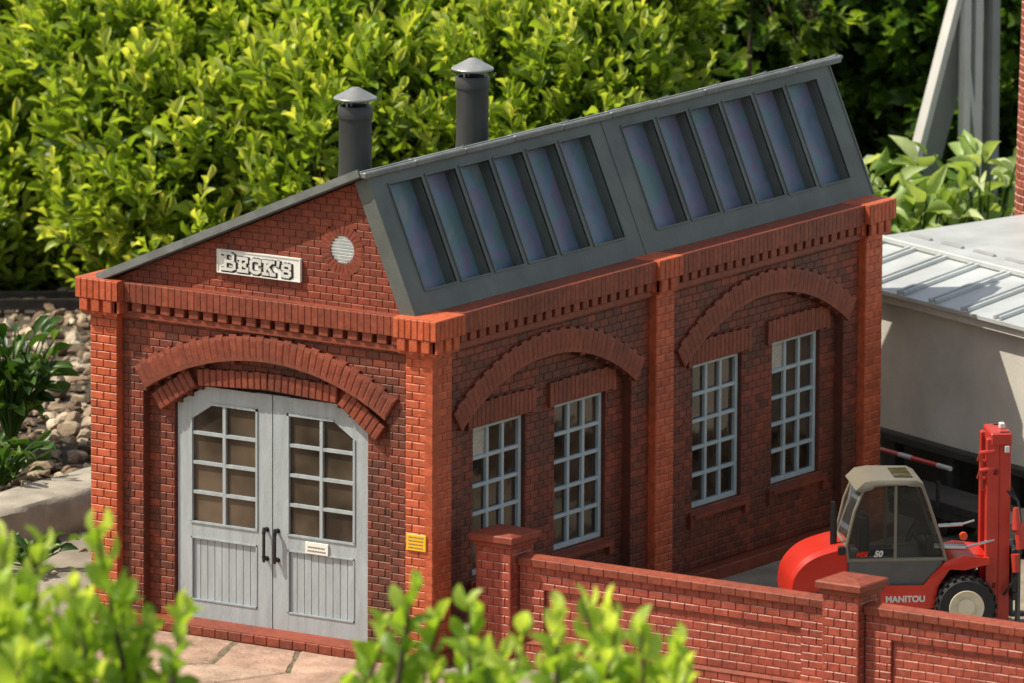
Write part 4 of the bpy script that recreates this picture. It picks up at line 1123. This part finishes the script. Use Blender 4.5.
# weed on the gravel bank, left
broad_plant(-5.4,8.9,.35,130,.30,'dark green leafy weed on the gravel bank at the left edge',.55,'leaf_small','oval',.42,h=1.15,group=None,name='weed')
broad_plant(-5.45,7.4,.2,60,.26,'low spreading weed beside the concrete edging',.45,'leaf_small','lance',.34,h=.45,group=None,name='weed')
broad_plant(-5.0,4.6,-.09,50,.2,'small tuft of weeds at the foot of the concrete edging',.4,'leaf_small','oval',.4,h=.25,group=None,name='weed')
# foreground shrubs, out of focus, nearer the camera
def fg_shrub(label,spots,young,n_in=60,ll=.31,lw=.165):
    base=rbz(spots[0][0],spots[0][1],-.09); o=empty('boxwood_shrub',tuple(base),label,'shrub','out-of-focus shrubs in the foreground'); mb=MB(); PP=[]
    for (r,b,z,lean,ln) in spots:
        t=rbz(r,b,z); s0=rbz(r-lean*.6,b,z-ln); s1=rbz(spots[0][0]*.5+r*.5,b,-.09)
        mb.tube([tuple(s1),tuple(s0),tuple((t+s0)/2),tuple(t)],[.05,.028,.018,.008],6)
        nl=int(ln/.11); 
        for k in range(nl):
            f=(k+.5)/nl; p=s0+(t-s0)*f; az=k*math.pi/2+random.uniform(-.4,.4)+r*7; 
            for sgn in (0,math.pi):
                a=az+sgn; sp=1.05-.65*f
                d=np.array([math.cos(a)*sp,math.sin(a)*sp,.45+.7*f])+np.array([random.gauss(0,.12) for _ in range(3)])
                sc=(1.05-.35*f)*random.uniform(.8,1.15); PP.append((p,d,ll*sc,lw*sc,min(1,max(0,young+.5*(f-.5)+random.gauss(0,.12)))))
    PP_=[np.array([q[i] for q in PP]) for i in range(5)]
    leaves_mesh('foliage','leaf_front',PP_[0],PP_[1],PP_[2],PP_[3],PP_[4],'oval',o,base,.5)
    mb.build('stem','bark',o,off=tuple(base),smooth=True)
B0=-20
def zpy(py,b): # height whose picture row is py at distance b behind the shed corner
    d=98.3+b; return 3.22+((341.5-py)*d/9942-.186*b)/.983
def rpx(px,b): return (px-512)*(98.3+b)/9942
def cluster(pts,b0,seed,jit=.8,dy=0):
    random.seed(seed); out=[]
    for px,py,ln in pts:
        py+=dy
        b=b0+random.uniform(-jit,jit); out.append((rpx(px,b),b,zpy(py,b),random.uniform(-.4,.4),ln))
    return out
left=[(30,640,1.0),(75,600,1.1),(0,560,1.2),(25,600,1.0),(100,650,1.0),(60,690,.8),(140,680,.7),(5,650,1),(90,580,1),(40,520,1.2),(95,505,1.1),(20,560,1.2),(70,560,1.2),(120,575,1.0),(5,520,1.0),(150,600,.8),(185,585,.75),(60,610,1.2),(100,620,1.2),(20,625,1.3),(130,640,1.0),(160,650,.8),(45,660,1.2),(85,670,1.0),(0,600,1.0),(110,670,.9),(10,690,1.0),(55,580,1.1),(80,640,1.2),(35,590,1.2)]
fg_shrub('blurred bright green shrub filling the lower left corner before the paving',cluster(left,B0,3,dy=26),.5)
mid=[(412,570,.75),(385,610,.7),(440,600,.7),(468,585,.8),(400,645,.8),(360,640,.6),(430,650,.8),(465,640,.8),(345,670,.5),(380,675,.6),(415,680,.6),(450,675,.7),(480,655,.7)]
fg_shrub('blurred green shrub below the shed corner and yellow notice',cluster(mid,B0+2,5,dy=20),.42)
rt=[(500,640,.7),(525,618,.75),(556,600,.8),(583,590,.85),(612,590,.85),(640,615,.8),(675,630,.7),(540,655,.8),(570,645,.9),(600,640,.9),(630,655,.8),(660,660,.7),(510,675,.6),(590,680,.7),(645,685,.6),(555,690,.6),(615,620,.8),(690,655,.6)]
fg_shrub('blurred pale green shrub in front of the low yard wall',cluster(rt,B0+1,9,dy=12),.6)

# ================================================================== LIGHT, WORLD, CAMERA
sun_dir=Vector((-.56,-.42,1.0)).normalized()      # towards the sun
elev=math.asin(sun_dir.z); az=math.atan2(sun_dir.x,sun_dir.y)
w=bpy.data.worlds.new('World'); S.world=w; w.use_nodes=True; nt=w.node_tree
bg=nt.nodes['Background']; sky=nt.nodes.new('ShaderNodeTexSky'); sky.sky_type='NISHITA'; sky.sun_disc=False
sky.sun_elevation=elev; sky.sun_rotation=az; sky.air_density=1.0; sky.dust_density=1.5
c=mix(nt,1.0,sky.outputs[0],(1.45,1.22,.94),'MULTIPLY'); nt.links.new(c,bg.inputs[0]); bg.inputs[1].default_value=.15
ld=bpy.data.lights.new('sun','SUN'); ld.energy=5.0; ld.angle=R(.5); ld.color=(1,.93,.80)
lo_=bpy.data.objects.new('sun',ld); COL.objects.link(lo_); lo_.rotation_euler=sun_dir.to_track_quat('Z','Y').to_euler(); lo_.location=(-20,-8,30)
cd=bpy.data.cameras.new('camera'); cam=bpy.data.objects.new('camera',cd); COL.objects.link(cam); S.camera=cam
r_=Vector((0.83251205,0.5539885,0.00451996)); u_=Vector((-0.10658386,0.1521531,0.98259316)); f_=Vector((-0.54365759,0.8185024,-0.18571552))
mt=Matrix((r_,u_,-f_)).transposed().to_4x4(); mt.translation=Vector((54.10759886,-80.05884889,21.48442136))
cam.matrix_world=mt
cd.sensor_width=36; cd.lens=9942.2256/1024*36; cd.clip_start=1; cd.clip_end=1000
cd.dof.use_dof=True; cd.dof.focus_distance=101.5; cd.dof.aperture_fstop=1.5
S.view_settings.view_transform='Standard'; S.view_settings.look='None'; S.view_settings.exposure=0
S.render.engine='CYCLES'
